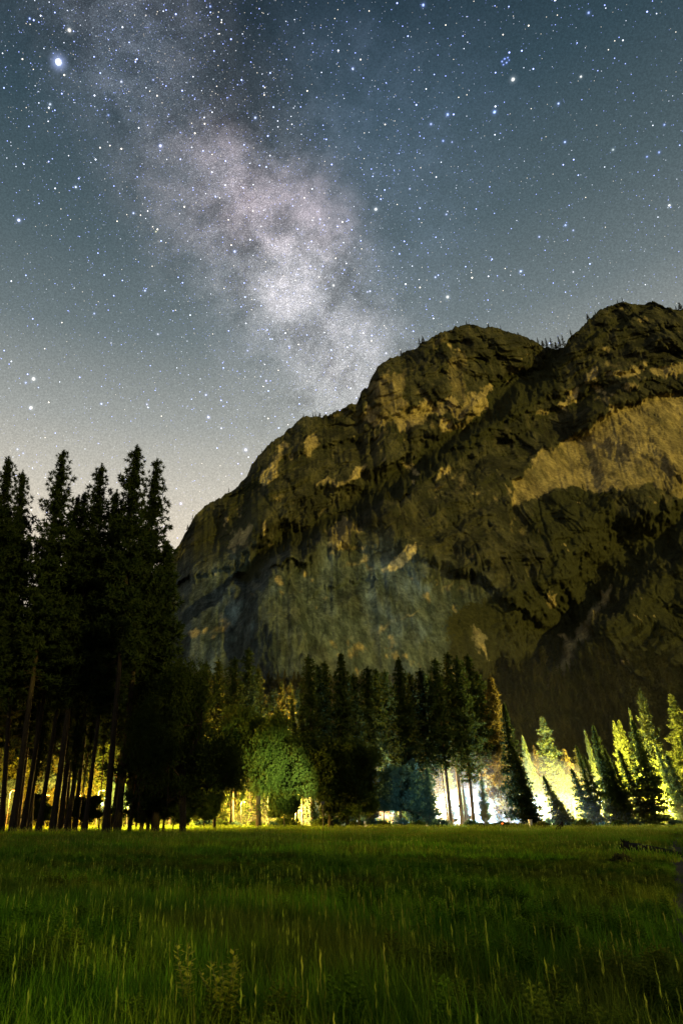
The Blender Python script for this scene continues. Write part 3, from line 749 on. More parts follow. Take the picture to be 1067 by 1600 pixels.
# single slim trunks in front of the lights
for bx, tx, Y, ty, lb in [(700, 672, 196, 1060, 'slim leaning pine trunk crossing the pale yellow column of light'),
                          (727, 704, 198, 1050, 'slim blue-grey pine trunk right of the pale yellow column of light'),
                          (460, 457, 190, 1090, 'straight slim trunk at the left of the yellow gap'),
                          (474, 470, 192, 1095, 'straight slim trunk at the right of the yellow gap')]:
    tree('forest', 1, bx, Y, tx, ty, lb, None, .6)
# crowded rows behind
fill = random.Random(5)
for i in range(64):
    tx = 296+i*12.6+fill.uniform(-5, 5); Y = fill.uniform(241, 290)
    ty = np.interp(tx, [290, 470, 700, 760, 800, 830, 1100], [1085, 1075, 1055, 1100, 1190, 1215, 1190])+fill.uniform(-14, 30)
    tree('forest' if i % 5 else 'darkfir', i % 3, tx+(tx-PX0)*.08, Y, tx, ty, 'slim pine in the crowded rows behind the meadow edge, its trunk one of many', 'slim pines in the crowded rows', fill.uniform(.8, 1.05))
for i in range(17):
    tx = -6+i*18+fill.uniform(-5, 5)
    tree('fir' if i % 3 else 'sapling', i % 2, tx, fill.uniform(150, 162), tx+4, fill.uniform(1150, 1220), 'low tree lit orange and green behind the bare trunks of the left group', 'lit undergrowth trees behind the left group', 1.3)
for i in range(22):
    tx = -20+i*15+fill.uniform(-6, 6); Y = fill.uniform(150, 235)
    tree('forest', i % 3, tx, Y, tx+(PX0-tx)*.07, 1050+fill.uniform(-20, 60), 'slim pine glimpsed between the big left trunks, lit orange at its foot', 'slim pines behind the left group', .9)

# unseen pines added right of the camera to shade meadow and left pines
edge = random.Random(11)
for i in range(40):
    a_ = math.radians(22+i*2.1); d_ = edge.uniform(105, 170)
    x_, y_ = math.sin(a_)*d_+30, 60-math.cos(a_)*d_
    H0, (tm, cm) = P['forest', i % 3]; e = bpy.data.objects.new('pine_tree', None); C.objects.link(e)
    e.location = (x_, y_, 0); s_ = edge.uniform(.7, 1.05); e.scale = (s_*1.3, s_*1.3, s_); e.rotation_euler[2] = i
    tag(e, 'unseen pine added at the near right to shade the meadow', 'tree', 'unseen pines added to shade the meadow')
    link('trunk', tm, e); link('crown', cm, e)

# ------------------------------------------------------------------ scatter (geometry nodes instances, stuff only)
def proto_collection(name, meshes):
    pc = bpy.data.collections.new(name)
    for i, m in enumerate(meshes):
        o = bpy.data.objects.new('%s_%d' % (name, i), m); pc.objects.link(o)
    return pc
def scatter(name, pts, idx, rotz, scl, pc, tilt=None, **props):
    me = bpy.data.meshes.new(name); n = len(pts)
    me.vertices.add(n); me.vertices.foreach_set('co', np.asarray(pts, np.float32).ravel())
    a = me.attributes.new('idx', 'INT', 'POINT'); a.data.foreach_set('value', np.asarray(idx, np.int32))
    a = me.attributes.new('rot', 'FLOAT_VECTOR', 'POINT')
    r = np.zeros((n, 3), np.float32); r[:, 2] = rotz
    if tilt is not None: r[:, 0] = tilt
    a.data.foreach_set('vector', r.ravel())
    a = me.attributes.new('scl', 'FLOAT_VECTOR', 'POINT'); a.data.foreach_set('vector', np.asarray(scl, np.float32).ravel())
    o = link(name, me, kind='stuff', **props)
    ng = bpy.data.node_groups.new(name, 'GeometryNodeTree')
    ng.interface.new_socket('Geometry', in_out='INPUT', socket_type='NodeSocketGeometry')
    ng.interface.new_socket('Geometry', in_out='OUTPUT', socket_type='NodeSocketGeometry')
    gi = ng.nodes.new('NodeGroupInput'); go = ng.nodes.new('NodeGroupOutput')
    ci = ng.nodes.new('GeometryNodeCollectionInfo'); ci.inputs['Collection'].default_value = pc
    ci.inputs['Separate Children'].default_value = True; ci.inputs['Reset Children'].default_value = True
    ip = ng.nodes.new('GeometryNodeInstanceOnPoints'); ip.inputs['Pick Instance'].default_value = True
    def attr(nm, typ):
        x = ng.nodes.new('GeometryNodeInputNamedAttribute'); x.data_type = typ; x.inputs[0].default_value = nm; return x.outputs[0]
    L = ng.links
    L.new(gi.outputs[0], ip.inputs['Points']); L.new(ci.outputs[0], ip.inputs['Instance'])
    L.new(attr('idx', 'INT'), ip.inputs['Instance Index'])
    e2r = ng.nodes.new('FunctionNodeEulerToRotation'); L.new(attr('rot', 'FLOAT_VECTOR'), e2r.inputs[0])
    L.new(e2r.outputs[0], ip.inputs['Rotation'])
    L.new(attr('scl', 'FLOAT_VECTOR'), ip.inputs['Scale']); L.new(ip.outputs[0], go.inputs[0])
    md = o.modifiers.new('scatter', 'NODES'); md.node_group = ng
    return o

# low-detail conifers for the slopes and the skyline
def far_tree(name, H, R, seed, gap=0.):
    rg = np.random.default_rng(seed); mb = MB()
    mb.tube([[0, 0, -1], [0, 0, H]], [H*.014, .03], 5)
    c = []; s = []
    for z in np.arange(H*.12, H, H*.045):
        r = R*(1-z/H)**.8
        for k in range(7):
            if rg.random() < gap: continue
            a = rg.uniform(0, 6.28); f = rg.uniform(.25, 1); c.append([math.cos(a)*r*f, math.sin(a)*r*f, z-r*f*.2]); s.append(R*.5*(.5+.5*(1-z/H)))
    V, T = needles(np.array(c), np.array(s), 5, rg, .3, None, .1); mb.add(V, t=T)
    return mb.mesh(name, [M_scrub])
FT = [far_tree('far_tree%d' % i, 18, (2.6, 3.4, 2.2)[i], 300+i, (0, .2, .35)[i]) for i in range(3)]
# skyline trees one can count
GR = 'small trees on the skyline of the mountain'
sky_trees = [(655, 540, 16, 2, 'round bushy tree on the skyline left of the dome top'), (661, 538, 12, 1, 'lower bush hugging the round tree on the skyline'), (840, 538, 13, 0, 'first tree at the left of the saddle row'),
    (848, 543, 15, 1, 'thin tree second in the saddle row'), (855, 545, 20, 0, 'slender tree third in the saddle row'), (862, 546, 22, 2, 'full tree fourth in the saddle row'), (869, 546, 17, 1, 'tree fifth in the saddle row, narrow at its top'),
    (875, 544, 26, 0, 'tall tree at the right end of the saddle row, left of a close pair'), (880, 541, 24, 2, 'right tree of a close pair at the saddle'), (892, 526, 14, 0, 'lone tree on the slope just above the saddle'),
    (918, 502, 12, 1, 'small tree on the rising ridge left of the summit'), (930, 493, 9, 0, 'tiny tree below the summit step'), (972, 473, 10, 2, 'tiny tree on the summit'), (964, 475, 9, 0, 'thin sapling left of the tiny summit tree'),
    (1063, 485, 17, 1, 'broad dark tree on the ridge at the right picture edge'), (1056, 486, 10, 2, 'small bush left of the broad tree at the right picture edge'),
    (474, 652, 8, 2, 'low bush on the shoulder of the lower ridge'), (488, 653, 9, 0, 'first spike of a tiny row on the lower ridge'), (493, 653, 10, 0, 'second spike of a tiny row on the lower ridge'), (499, 652, 9, 1, 'last spike of a tiny row on the lower ridge'),
    (357, 771, 10, 2, 'small dark tree on the step of the lower left ridge'), (560, 627, 9, 0, 'thin tree where the dome wall meets the ridge'), (626, 554, 9, 1, 'small tree on the left brow of the dome'),
    (728, 506, 9, 2, 'low tree at the left end of the dome top'), (762, 512, 8, 1, 'low tree on the middle of the dome top'), (782, 516, 8, 0, 'thin tree right of the middle of the dome top'), (808, 524, 7, 1, 'tiny tree on the right brow of the dome'),
    (300, 815, 9, 2, 'dark bush on the lowest part of the ridge above the pines'), (292, 832, 9, 1, 'dark bush lowest on the left ridge'), (409, 705, 7, 2, 'tiny bush halfway up the left ridge')]
for x, y, hp, k, lb in sky_trees:
    a, t = ray(x, y); i = int(np.searchsorted(A, a)); p = Vector(V0[i, NR-1]); H = hp*p.y/1150*1.25
    o = link('pine_tree', FT[k]); o.location = p-Vector((0, 0, 1)); o.scale = (H/18*(1.6 if k else 1.0),)*2+(H/18,); o.rotation_euler[2] = random.uniform(0, 6)
    tag(o, lb, 'tree', GR)
# forest on the talus and in the gullies
pts, idx, scl = [], [], []
vm = np.clip(veg, 0, 1); ymask = (A > -.3) & (A < .75)
ci_ = np.where(ymask)[0]
for _ in range(26000):
    i = int(rng.choice(ci_)); j = int(rng.integers(3, NR-6)) if _ % 2 else int(rng.integers(2, 150)); pyy = PY[i, j]
    pr = vm[i, j]**2*.5
    if pyy > 1010: pr = max(pr, sstep(np.array(pyy), 1035, 1085)*.95*(1-.95*min(1, chute[i, j]*2)))
    if low[i, j] > .5 and pyy < 1085: pr = 0
    if rng.random() > pr: continue
    p = V0[i, j]; pts.append((p[0], p[1]+1, p[2]-2)); idx.append(int(rng.integers(0, 3)))
    s = rng.uniform(.45, 1.0)*(1.35 if pyy > 1040 else .62); scl.append((s*rng.uniform(.9, 1.5), s*rng.uniform(.9, 1.5), s))
scatter('hillside_forest', pts, idx, rng.uniform(0, 6.28, len(pts)), scl, proto_collection('far_tree', FT), label='dark far-off forest on the lower mountain slopes and gullies', category='forest')
print('hillside trees', len(pts))
# woods behind the meadow edge rows, between them and the mountain
pts, idx, scl = [], [], []
for _ in range(2400):
    y = rng.uniform(275, 560); a = rng.uniform(-.75, .95)
    pts.append((a*y, y, 0)); idx.append(int(rng.integers(0, 3)))
    s = rng.uniform(1.1, 1.9)*np.interp(a, [-.3, .25, .35, .6], [1, 1, .85, .85])*np.interp(y, [275, 400, 560], [.95, .9, 1.0]); scl.append((s*1.3, s*1.3, s))
scatter('forest', pts, idx, rng.uniform(0, 6.28, len(pts)), scl, bpy.data.collections['far_tree'], label='deep dark woods on the valley floor between meadow edge and mountain', category='forest')

# ------------------------------------------------------------------ meadow grass
def grass_mat():
    m, t, out = material('meadow_grass')
    oi = t.node('ShaderNodeObjectInfo'); g = t.node('ShaderNodeNewGeometry')
    at_ = t.node('ShaderNodeAttribute', attribute_name='tone'); sp = t.node('ShaderNodeSeparateColor'); t.link(at_.outputs[0], sp.inputs[0])
    n = t.noise(oi.outputs['Location'], .16, 5, .65); n2 = t.noise(oi.outputs['Location'], .7, 3, .6)
    green = t.mix(t.mapr(n2, .35, .65), (.065, .215, .012), (.140, .300, .018))
    green = t.mix(t.mapr(n, .45, .58, 0, .9), green, (.165, .205, .022))
    straw = t.mix(oi.outputs['Random'], (.15, .20, .03), (.20, .21, .05))
    c = t.mix(sp.outputs[0], green, straw)
    c = t.vec('SCALE', c, t.math('ADD', .6, t.math('MULTIPLY', oi.outputs['Random'], .8)))
    df = t.node('ShaderNodeBsdfDiffuse'); t.link(c, df.inputs[0]); tr = t.node('ShaderNodeBsdfTranslucent'); t.link(c, tr.inputs[0])
    mx = t.node('ShaderNodeMixShader'); mx.inputs[0].default_value = .4
    t.link(df.outputs[0], mx.inputs[1]); t.link(tr.outputs[0], mx.inputs[2]); t.link(mx.outputs[0], out.inputs[0]); return m
M_grass = grass_mat()
def tuft_mesh(name, nb, R, h, w, seed, stalks=0, leafy=0):
    rg = np.random.default_rng(seed); V = []; T = []; tone = []
    def blade(p, a, H, W, lean, tn, seg=3):
        b = len(V); dx, dy = math.cos(a), math.sin(a); px_, py_ = -dy, dx
        for k in range(seg):
            f = k/seg; off = lean*f*f*H; ww = W*(1-f*.75)
            for sgn in (-1, 1): V.append((p[0]+dx*off+px_*ww*sgn, p[1]+dy*off+py_*ww*sgn, H*f*(1-.25*lean*f))); tone.append(tn)
        V.append((p[0]+dx*lean*H, p[1]+dy*lean*H, H*(1-.25*lean))); tone.append(tn)
        for k in range(seg-1):
            q = b+2*k; T.append((q, q+1, q+3)); T.append((q, q+3, q+2))
        q = b+2*(seg-1); T.append((q, q+1, q+2))
    for _ in range(nb):
        r = R*math.sqrt(rg.random()); a = rg.uniform(0, 6.28); p = (r*math.cos(a), r*math.sin(a))
        blade(p, rg.uniform(0, 6.28), h*rg.uniform(.5, 1.1), w*rg.uniform(.6, 1.3), rg.uniform(.2, 1.15), 1.0 if rg.random() < .02 else rg.uniform(0, .15))
    for _ in range(stalks):
        r = R*math.sqrt(rg.random()); a = rg.uniform(0, 6.28); p = (r*math.cos(a), r*math.sin(a)); H = h*rg.uniform(1.15, 1.75); ln = rg.uniform(.02, .25); aa = rg.uniform(0, 6.28)
        blade(p, aa, H, w*.35, ln, .45, 3)
        for k in range(7):                                           # seed head
            z = H*(1-.25*ln)*(.80+.03*k); b = len(V); q = (p[0]+math.cos(aa)*ln*H*.8, p[1]+math.sin(aa)*ln*H*.8); t_ = rg.uniform(0, 6.28); s_ = w*1.6
            V.extend([(q[0], q[1], z), (q[0]+math.cos(t_)*s_, q[1]+math.sin(t_)*s_, z+.03), (q[0], q[1], z+.05)]); tone.extend([.6]*3); T.append((b, b+1, b+2))
    for _ in range(leafy):                                           # broad-leaved herbs among the grass
        r = R*math.sqrt(rg.random())*.5; a = rg.uniform(0, 6.28); H = h*rg.uniform(.7, 1.1)
        for k in range(16):
            z = H*(.25+.75*k/16); t_ = k*2.4; L = .09*(1.2-k/20); b = len(V); cx_, cy_ = r*math.cos(a), r*math.sin(a)
            dx, dy = math.cos(t_), math.sin(t_); W_ = L*.3
            V.extend([(cx_, cy_, z), (cx_+dx*L*.5-dy*W_, cy_+dy*L*.5+dx*W_, z+.02), (cx_+dx*L, cy_+dy*L, z+.01), (cx_+dx*L*.5+dy*W_, cy_+dy*L*.5-dx*W_, z+.02)]); tone.extend([rg.uniform(.1, .35)]*4)
            T.append((b, b+1, b+2)); T.append((b, b+2, b+3))
    me = mesh_np(name, V, tris=T, mats=[M_grass])
    ca = me.color_attributes.new('tone', 'FLOAT_COLOR', 'POINT')
    tn = np.array(tone, np.float32); ca.data.foreach_set('color', np.stack([tn, tn, tn, tn*0+1], -1).ravel())
    return me
G = [tuft_mesh('tuft_a', 110, .32, .28, .0045, 1), tuft_mesh('tuft_b', 100, .34, .33, .0045, 2, 1), tuft_mesh('tuft_c', 90, .32, .28, .005, 3, 0, 8), tuft_mesh('tuft_d', 100, .36, .32, .0045, 4, 1), tuft_mesh('tuft_e', 70, .28, .30, .006, 5, 0, 9),
     tuft_mesh('tuft_far_a', 70, .9, .50, .018, 6, 2), tuft_mesh('tuft_far_b', 70, .9, .46, .018, 7, 7), tuft_mesh('tuft_far_c', 80, .9, .54, .020, 8, 0),
     tuft_mesh('tuft_edge_a', 60, 2.0, .50, .05, 9, 3), tuft_mesh('tuft_edge_b', 60, 2.0, .45, .05, 10, 7)]
tl = np.array(trail)
def near_trail(x, y):
    best = 99
    for (x0, y0), (x1, y1) in zip(trail[:-1], trail[1:]):
        dx, dy = x1-x0, y1-y0; t = min(1, max(0, ((x-x0)*dx+(y-y0)*dy)/(dx*dx+dy*dy))); best = min(best, math.hypot(x-x0-t*dx, y-y0-t*dy))
    return best
LOGX = -EYE/ray(981, 1334)[1]*ray(981, 1334)[0]+.35
pts, idx, scl = [], [], []
def sow(r0, r1, dens, ids, amin, amax):
    n = int(.5*(amax-amin)*(r1*r1-r0*r0)*dens)
    yy = np.sqrt(rng.uniform(r0*r0, r1*r1, n)); aa = rng.uniform(amin, amax, n)
    cl = vnoise(aa*yy*.22, yy*.22, yy*0, 91); cl2 = vnoise(aa*yy*.06, yy*.06, yy*0, 92)
    for k in range(n):
        x, y = aa[k]*yy[k], yy[k]
        if near_trail(x, y) < (.8 if r0 < 60 else 1.1) or (28 < y < 41 and abs(x-LOGX-.12*(34-y)) < 1.0): continue
        pts.append((x, y, 0)); f = rng.random()
        q = ids[int(np.clip((cl[k]*.5+.5)*.75*len(ids)+f*.5*len(ids)-.3, 0, len(ids)-1))]
        idx.append(q); s = (.90+.25*cl2[k]+.22*cl[k])*rng.uniform(.75, 1.3); scl.append((1, 1, s))
sow(4.0, 30, 11.0, [0, 2, 4, 1, 3], -.62, .85)
sow(30, 90, 1.3, [5, 7, 6], -.6, .8)
sow(90, 196, .22, [8, 9], -.6, .8)
scatter('grass', pts, idx, rng.uniform(0, 6.28, len(pts)), scl, proto_collection('tuft', G), label='tall green meadow grass with straw-coloured seed stalks', category='grass')
print('grass tufts', len(pts))

# two yellow-green herbs standing out in the foreground
M_weed = foliage_mat('weed_leaves', (.38, .46, .05), (.55, .56, .08), .4, 6)
M_stem = simple('weed_stem', (.10, .12, .03))
def weed(x, y, H, seed, label, nst):
    rg = np.random.default_rng(seed)
    e = bpy.data.objects.new('weed_plant', None); C.objects.link(e); e.location = (x, y, 0); tag(e, label, 'plant', 'yellow-green weeds in the foreground')
    st = MB(); lf = MB()
    for k in range(nst):
        a = rg.uniform(0, 6.28); ln = rg.uniform(.05, .35)*H; top = np.array([math.cos(a)*ln, math.sin(a)*ln, H*rg.uniform(.75, 1)])
        pt = [np.zeros(3), top*np.array([.3, .3, .5]), top]; st.tube(pt, [.006, .004, .002], 5)
        for j in range(22):
            f = .45+.55*j/22; p = top*np.array([f*f, f*f, f]); t_ = j*2.4+rg.uniform(-.4, .4); L = rg.uniform(.05, .09)*(1.3-f*.6)
            o = np.array([math.cos(t_), math.sin(t_), rg.uniform(.0, .6)]); s_ = np.array([-math.sin(t_), math.cos(t_), 0])*L*.28
            lf.add([p, p+o*L*.5-s_, p+o*L, p+o*L*.5+s_], t=[[0, 1, 2], [0, 2, 3]])
    link('stem', st.mesh('stems', [M_stem]), e); link('leaves', lf.mesh('weed_leaves', [M_weed]), e)
def gpos(px, py):
    a, t = ray(px, py); Yg = -EYE/t; return a*Yg, Yg
x, y = gpos(352, 1640); weed(x, y, .62, 1, 'bright yellow-green weed with forked leafy tips, right one of two at the bottom', 9)
x, y = gpos(290, 1615); weed(x, y, .62, 2, 'thin yellow-green weed with a curled tip, left one of two at the bottom', 4)

# shrubs along the far meadow edge
def bush_mesh(name, R, H, seed, mat, n=420):
    rg = np.random.default_rng(seed); mb = MB()
    c = rg.normal(size=(n, 3)); c /= np.linalg.norm(c, axis=1)[:, None]; c *= rg.uniform(.4, 1, (n, 1))**.5
    lump = 1+.25*np.sin(c[:, 0]*5+seed)+.2*np.sin(c[:, 1]*7+seed*2); c = c*np.array([R, R, H*.55])*lump[:, None]; c[:, 2] = np.abs(c[:, 2]+H*.4)
    V, T = needles(c, R*.22, 10, rg, .3, None, .1); mb.add(V, t=T)
    for k in range(6):
        a = k*1.05; mb.tube([[0, 0, -.1], [math.cos(a)*R*.3, math.sin(a)*R*.3, H*.4], [math.cos(a)*R*.6, math.sin(a)*R*.6, H*.7]], [.04, .025, .01], 4)
    return mb.mesh(name, [mat])
BM = [bush_mesh('bush_a', 1.2, 1.5, 1, M_oak), bush_mesh('bush_b', 1.6, 1.3, 2, M_fir)]
for px_, Y, k, sc, lb in [(752, 150, 0, .8, 'round green bush on the meadow edge before the narrow blue cedar'), (768, 152, 1, .8, 'low green bush right of the round one, before the pale cedars'),
                          (776, 156, 0, .6, 'small green bush just left of the orange glint'), (796, 150, 1, .9, 'wide green bush right of the orange glint'), (812, 152, 0, .8, 'green bush left of the white post'),
                          (845, 148, 1, 1.0, 'yellow-green bush below the wide-skirted fir'), (690, 158, 1, .6, 'low bush at the foot of the slim leaning trunk'), (470, 150, 1, .6, 'small bright bush at the foot of the yellow gap'),
                          (600, 165, 1, .9, 'low dark bush below the teal clump, left one'), (640, 165, 0, .7, 'low dark bush below the teal clump, right one')]:
    o = link('bush', BM[k]); o.location = (ground_x(px_, Y), Y, 0); o.scale = (sc*1.1, sc*1.1, sc); o.rotation_euler[2] = px_; tag(o, lb, 'bush', 'bushes along the far meadow edge')
UB = [bush_mesh('under_a', 2.6, 2.6, 3, M_blue, 300), bush_mesh('under_b', 3.2, 3.4, 4, M_oak, 300)]
for i in range(34):
    px_ = 215+i*26+fill.uniform(-9, 9); Y = fill.uniform(168, 192)
    if 455 < px_ < 480 or 690 < px_ < 860 and i % 2: continue
    o = link('bush', UB[i % 2]); o.location = (ground_x(px_, Y), Y, 0); s_ = fill.uniform(.45, .85); o.scale = (s_, s_, s_); o.rotation_euler[2] = i
    tag(o, 'shrub in the undergrowth between the trunks at the meadow edge', 'bush', 'undergrowth shrubs between the trunks')

# ------------------------------------------------------------------ small things
M_dark = simple('dark_wood', (.012, .010, .009), .9, 12)
M_post = simple('white_paint', (.75, .75, .72), .6)
M_grey = simple('grey_metal', (.16, .16, .17), .5)
M_board = simple('sign_brown', (.22, .19, .20), .7)
# black shapes beside the trail: an upright root plate and the fallen log behind it
bx, by = gpos(981, 1334)
def blobmesh(name, pts, rad, seed, mat, n=12, rough=.25):
    V_, Q_ = tube(pts, rad, n); V_ = np.array(V_)
    V_ = V_+rough*np.array(rad).max()*np.stack([vnoise(V_[:, 0]*5+s, V_[:, 1]*5, V_[:, 2]*5, seed+s) for s in range(3)], -1)
    return mesh_np(name, V_, quads=Q_, mats=[mat], smooth=True)
e = bpy.data.objects.new('fallen_log', None); C.objects.link(e); e.location = (bx, by, 0); tag(e, 'black fallen log with an upturned root end lying beside the trail', 'log')
link('log_body', blobmesh('log_body', [(-.1, 0, .30), (.2, -.7, .24), (.4, -1.6, .24), (.66, -2.8, .14), (.8, -3.8, .06)], [.16, .20, .22, .17, .07], 3, M_dark, 14, .6), e)
rt = MB()
rg_ = np.random.default_rng(4)
for k in range(26):
    a = rg_.uniform(0, 6.28); L = rg_.uniform(.2, .34); o3 = np.array([math.cos(a), rg_.uniform(-.4, .3), math.sin(a)])
    p0 = np.array([-.05, 0, .36]); rt.tube([p0, p0+o3*L*.6, p0+o3*L+rg_.normal(size=3)*.06], [.10, .06, .02], 5)
link('roots', rt.mesh('roots', [M_dark]), e)
bx2, by2 = gpos(972, 1352)
o = link('bush', bush_mesh('trail_bush', .4, .35, 8, M_scrub, 200)); o.location = (bx2, by2, 0); tag(o, 'low dark scrub clump on the near side of the fallen log', 'bush')
# leaning stump at the end of the meadow
Yg = 118; bx = ground_x(874, Yg)
e = bpy.data.objects.new('broken_stump', None); C.objects.link(e); e.location = (bx, Yg, 0); tag(e, 'small dark stump leaning to the right before the white light at the far meadow edge', 'stump')
link('stump_body', blobmesh('stump', [(-.55, 0, 0), (-.35, 0, .45), (.0, 0, .75), (.3, 0, 1.05), (.42, 0, 1.45)], [.42, .36, .30, .22, .12], 6, M_dark, 12, .3), e)
stb = MB(); stb.tube([(.3, 0, 1.0), (.18, 0, 1.25), (.12, 0, 1.38)], [.12, .08, .03], 6)
link('broken_spike', stb.mesh('spike', [M_dark]), e)
# white post
mb = MB(); mb.box((0, 0, .75), (.32, .12, .95)); mb.box((0, 0, 1.74), (.40, .18, .05)); o = link('trail_post', mb.mesh('post', [M_post])); o.location = (ground_x(828, 160), 160, 0); tag(o, 'short white post at the meadow edge left of the leaning stump', 'post')
# notice board
e = bpy.data.objects.new('notice_board', None); C.objects.link(e); e.location = (ground_x(711, 188), 188, 0); tag(e, 'small grey notice board on legs in the glare right of the slim leaning trunk', 'sign')
mb = MB(); mb.box((0, 0, 1.75), (.52, .05, .28)); link('board', mb.mesh('board', [M_board]), e)
for s_ in (-.4, .4):
    mb = MB(); mb.box((s_, .09, .85), (.04, .035, .85)); link('leg', mb.mesh('leg', [M_grey]), e)
mb = MB()
for s_ in (-.3, -.1, .1, .3): mb.box((s_, -.054, 1.72), (.05, .004, .07))
link('notice', mb.mesh('notice', [M_post]), e)
# orange marker light near the ground
e = bpy.data.objects.new('marker_light', None); C.objects.link(e); e.location = (ground_x(784, 156), 156, 0); tag(e, 'small orange-red lamp low on the meadow edge among the bushes', 'lamp')
mb = MB(); mb.box((0, 0, .45), (.06, .06, .45)); link('post', mb.mesh('marker_post', [M_grey]), e)
V_, Q_ = tube([(0, 0, .9), (0, 0, 1.0), (0, 0, 1.12), (0, 0, 1.16)], [.12, .2, .18, .05], 12)
link('lens', mesh_np('marker_lens', V_, quads=Q_, mats=[emit('orange_glass', (1, .16, .02), 2.5)]), e)
# parked cars in the glare
M_glass = simple('dark_glass', (.03, .03, .035), .1); M_tyre = simple('tyre', (.02, .02, .02), .9)
def car(px_, Y, colr, yaw, label):
    e = bpy.data.objects.new('parked_car', None); C.objects.link(e); e.location = (ground_x(px_, Y), Y, .03); e.rotation_euler[2] = yaw; tag(e, label, 'car', 'cars parked along the road')
    sec = [(-2.2, .35, .75), (-2.1, .3, .95), (-1.2, .3, 1.0), (-.6, .3, 1.05), (1.0, .3, 1.05), (1.7, .3, .95), (2.15, .3, .85), (2.2, .35, .6)]
    mb = MB(); V_ = []
    for x_, z0, z1 in sec:
        V_ += [(x_, -.85, z0), (x_, -.9, (z0+z1)/2), (x_, -.78, z1), (x_, .78, z1), (x_, .9, (z0+z1)/2), (x_, .85, z0)]
    n = 6; Q_ = [[i*n+j, i*n+(j+1) % n, (i+1)*n+(j+1) % n, (i+1)*n+j] for i in range(len(sec)-1) for j in range(n)]
    mb.add(V_, q=Q_+[[0, 1, 4, 5], [1, 2, 3, 4], [42, 43, 46, 47], [43, 44, 45, 46]]); link('body', mb.mesh('car_body', [simple('car_paint', colr, .3)]), e)
    mb = MB(); cs = [(-1.5, 1.0, .70), (-.9, 1.48, .60), (.5, 1.50, .60), (1.35, 1.02, .70)]; V_ = []
    for x_, z_, w_ in cs: V_ += [(x_, -.74, 1.02), (x_, -w_, z_+.02), (x_, w_, z_+.02), (x_, .74, 1.02)]
    mb.add(V_, q=[[i*4+j, i*4+j+1, i*4+j+5, i*4+j+4] for i in range(3) for j in range(3)]); link('cabin', mb.mesh('cabin', [M_glass]), e)
    for x_ in (-1.35, 1.35):
        for y_ in (-.82, .82):
            V2, Q2 = tube([(x_, y_-.1, .32), (x_, y_-.09, .32), (x_, y_+.09, .32), (x_, y_+.1, .32)], [.05, .32, .32, .05], 14); link('wheel', mesh_np('wheel', V2, quads=Q2, mats=[M_tyre]), e)
car(540, 196, (.08, .10, .16), .1, 'dark car parked behind the spreading dark oak, nearly lost in blue glow')
car(640, 198, (.35, .36, .38), 3.2, 'pale car parked behind the teal clump of young trees')
car(930, 199, (.30, .30, .32), .05, 'grey car parked in the glare below the tall dark pointed tree')

# lamps of the village road: post, arm and lit head, each with its own light
YEL = (1.0, .74, .12); WARM = (1.0, .64, .11); AMB = (1.0, .38, .04); WHITE = (.46, .66, 1.0); LIME = (.80, 1.0, .35)
M_pole = simple('lamp_pole', (.05, .05, .05), .6)
def pole_meshes():
    mb = MB(); mb.tube([(0, 0, -.2), (0, 0, 3), (0, 0, 5.2)], [.10, .08, .06], 8); mb.tube([(0, 0, 5.1), (.3, 0, 5.45), (.8, 0, 5.5)], [.05, .04, .04], 6)
    V_, Q_ = tube([(.9, 0, 5.50), (.9, 0, 5.46), (.9, 0, 5.36), (.9, 0, 5.30)], [.08, .24, .26, .02], 12)
    return mb.mesh('pole', [M_pole]), V_, Q_
PM, HV, HQ = pole_meshes(); _em = {}
def lamp(px_, Y, colr, power, label, z=None, light_dz=-.15):
    e = bpy.data.objects.new('street_lamp', None); C.objects.link(e); e.location = (ground_x(px_, Y)-.9, Y, 0)
    if z: e.scale = (1, 1, z/5.3)
    tag(e, label, 'lamp', 'lit lamps in the trees along the meadow edge')
    link('pole', PM, e)
    if colr not in _em: _em[colr] = mesh_np('lamp_head', HV, quads=HQ, mats=[emit('lamp_glass', colr, 14)])
    link('lamp_head', _em[colr], e)
    l = bpy.data.lights.new('lamp_light', 'POINT'); l.energy = power*LAMP_K; l.color = colr; l.shadow_soft_size = .35
    lo = bpy.data.objects.new('lamp_light', l); C.objects.link(lo); lo.location = (ground_x(px_, Y), Y-.05, (z or 5.3)-.45)
LAMP_K = 14.0
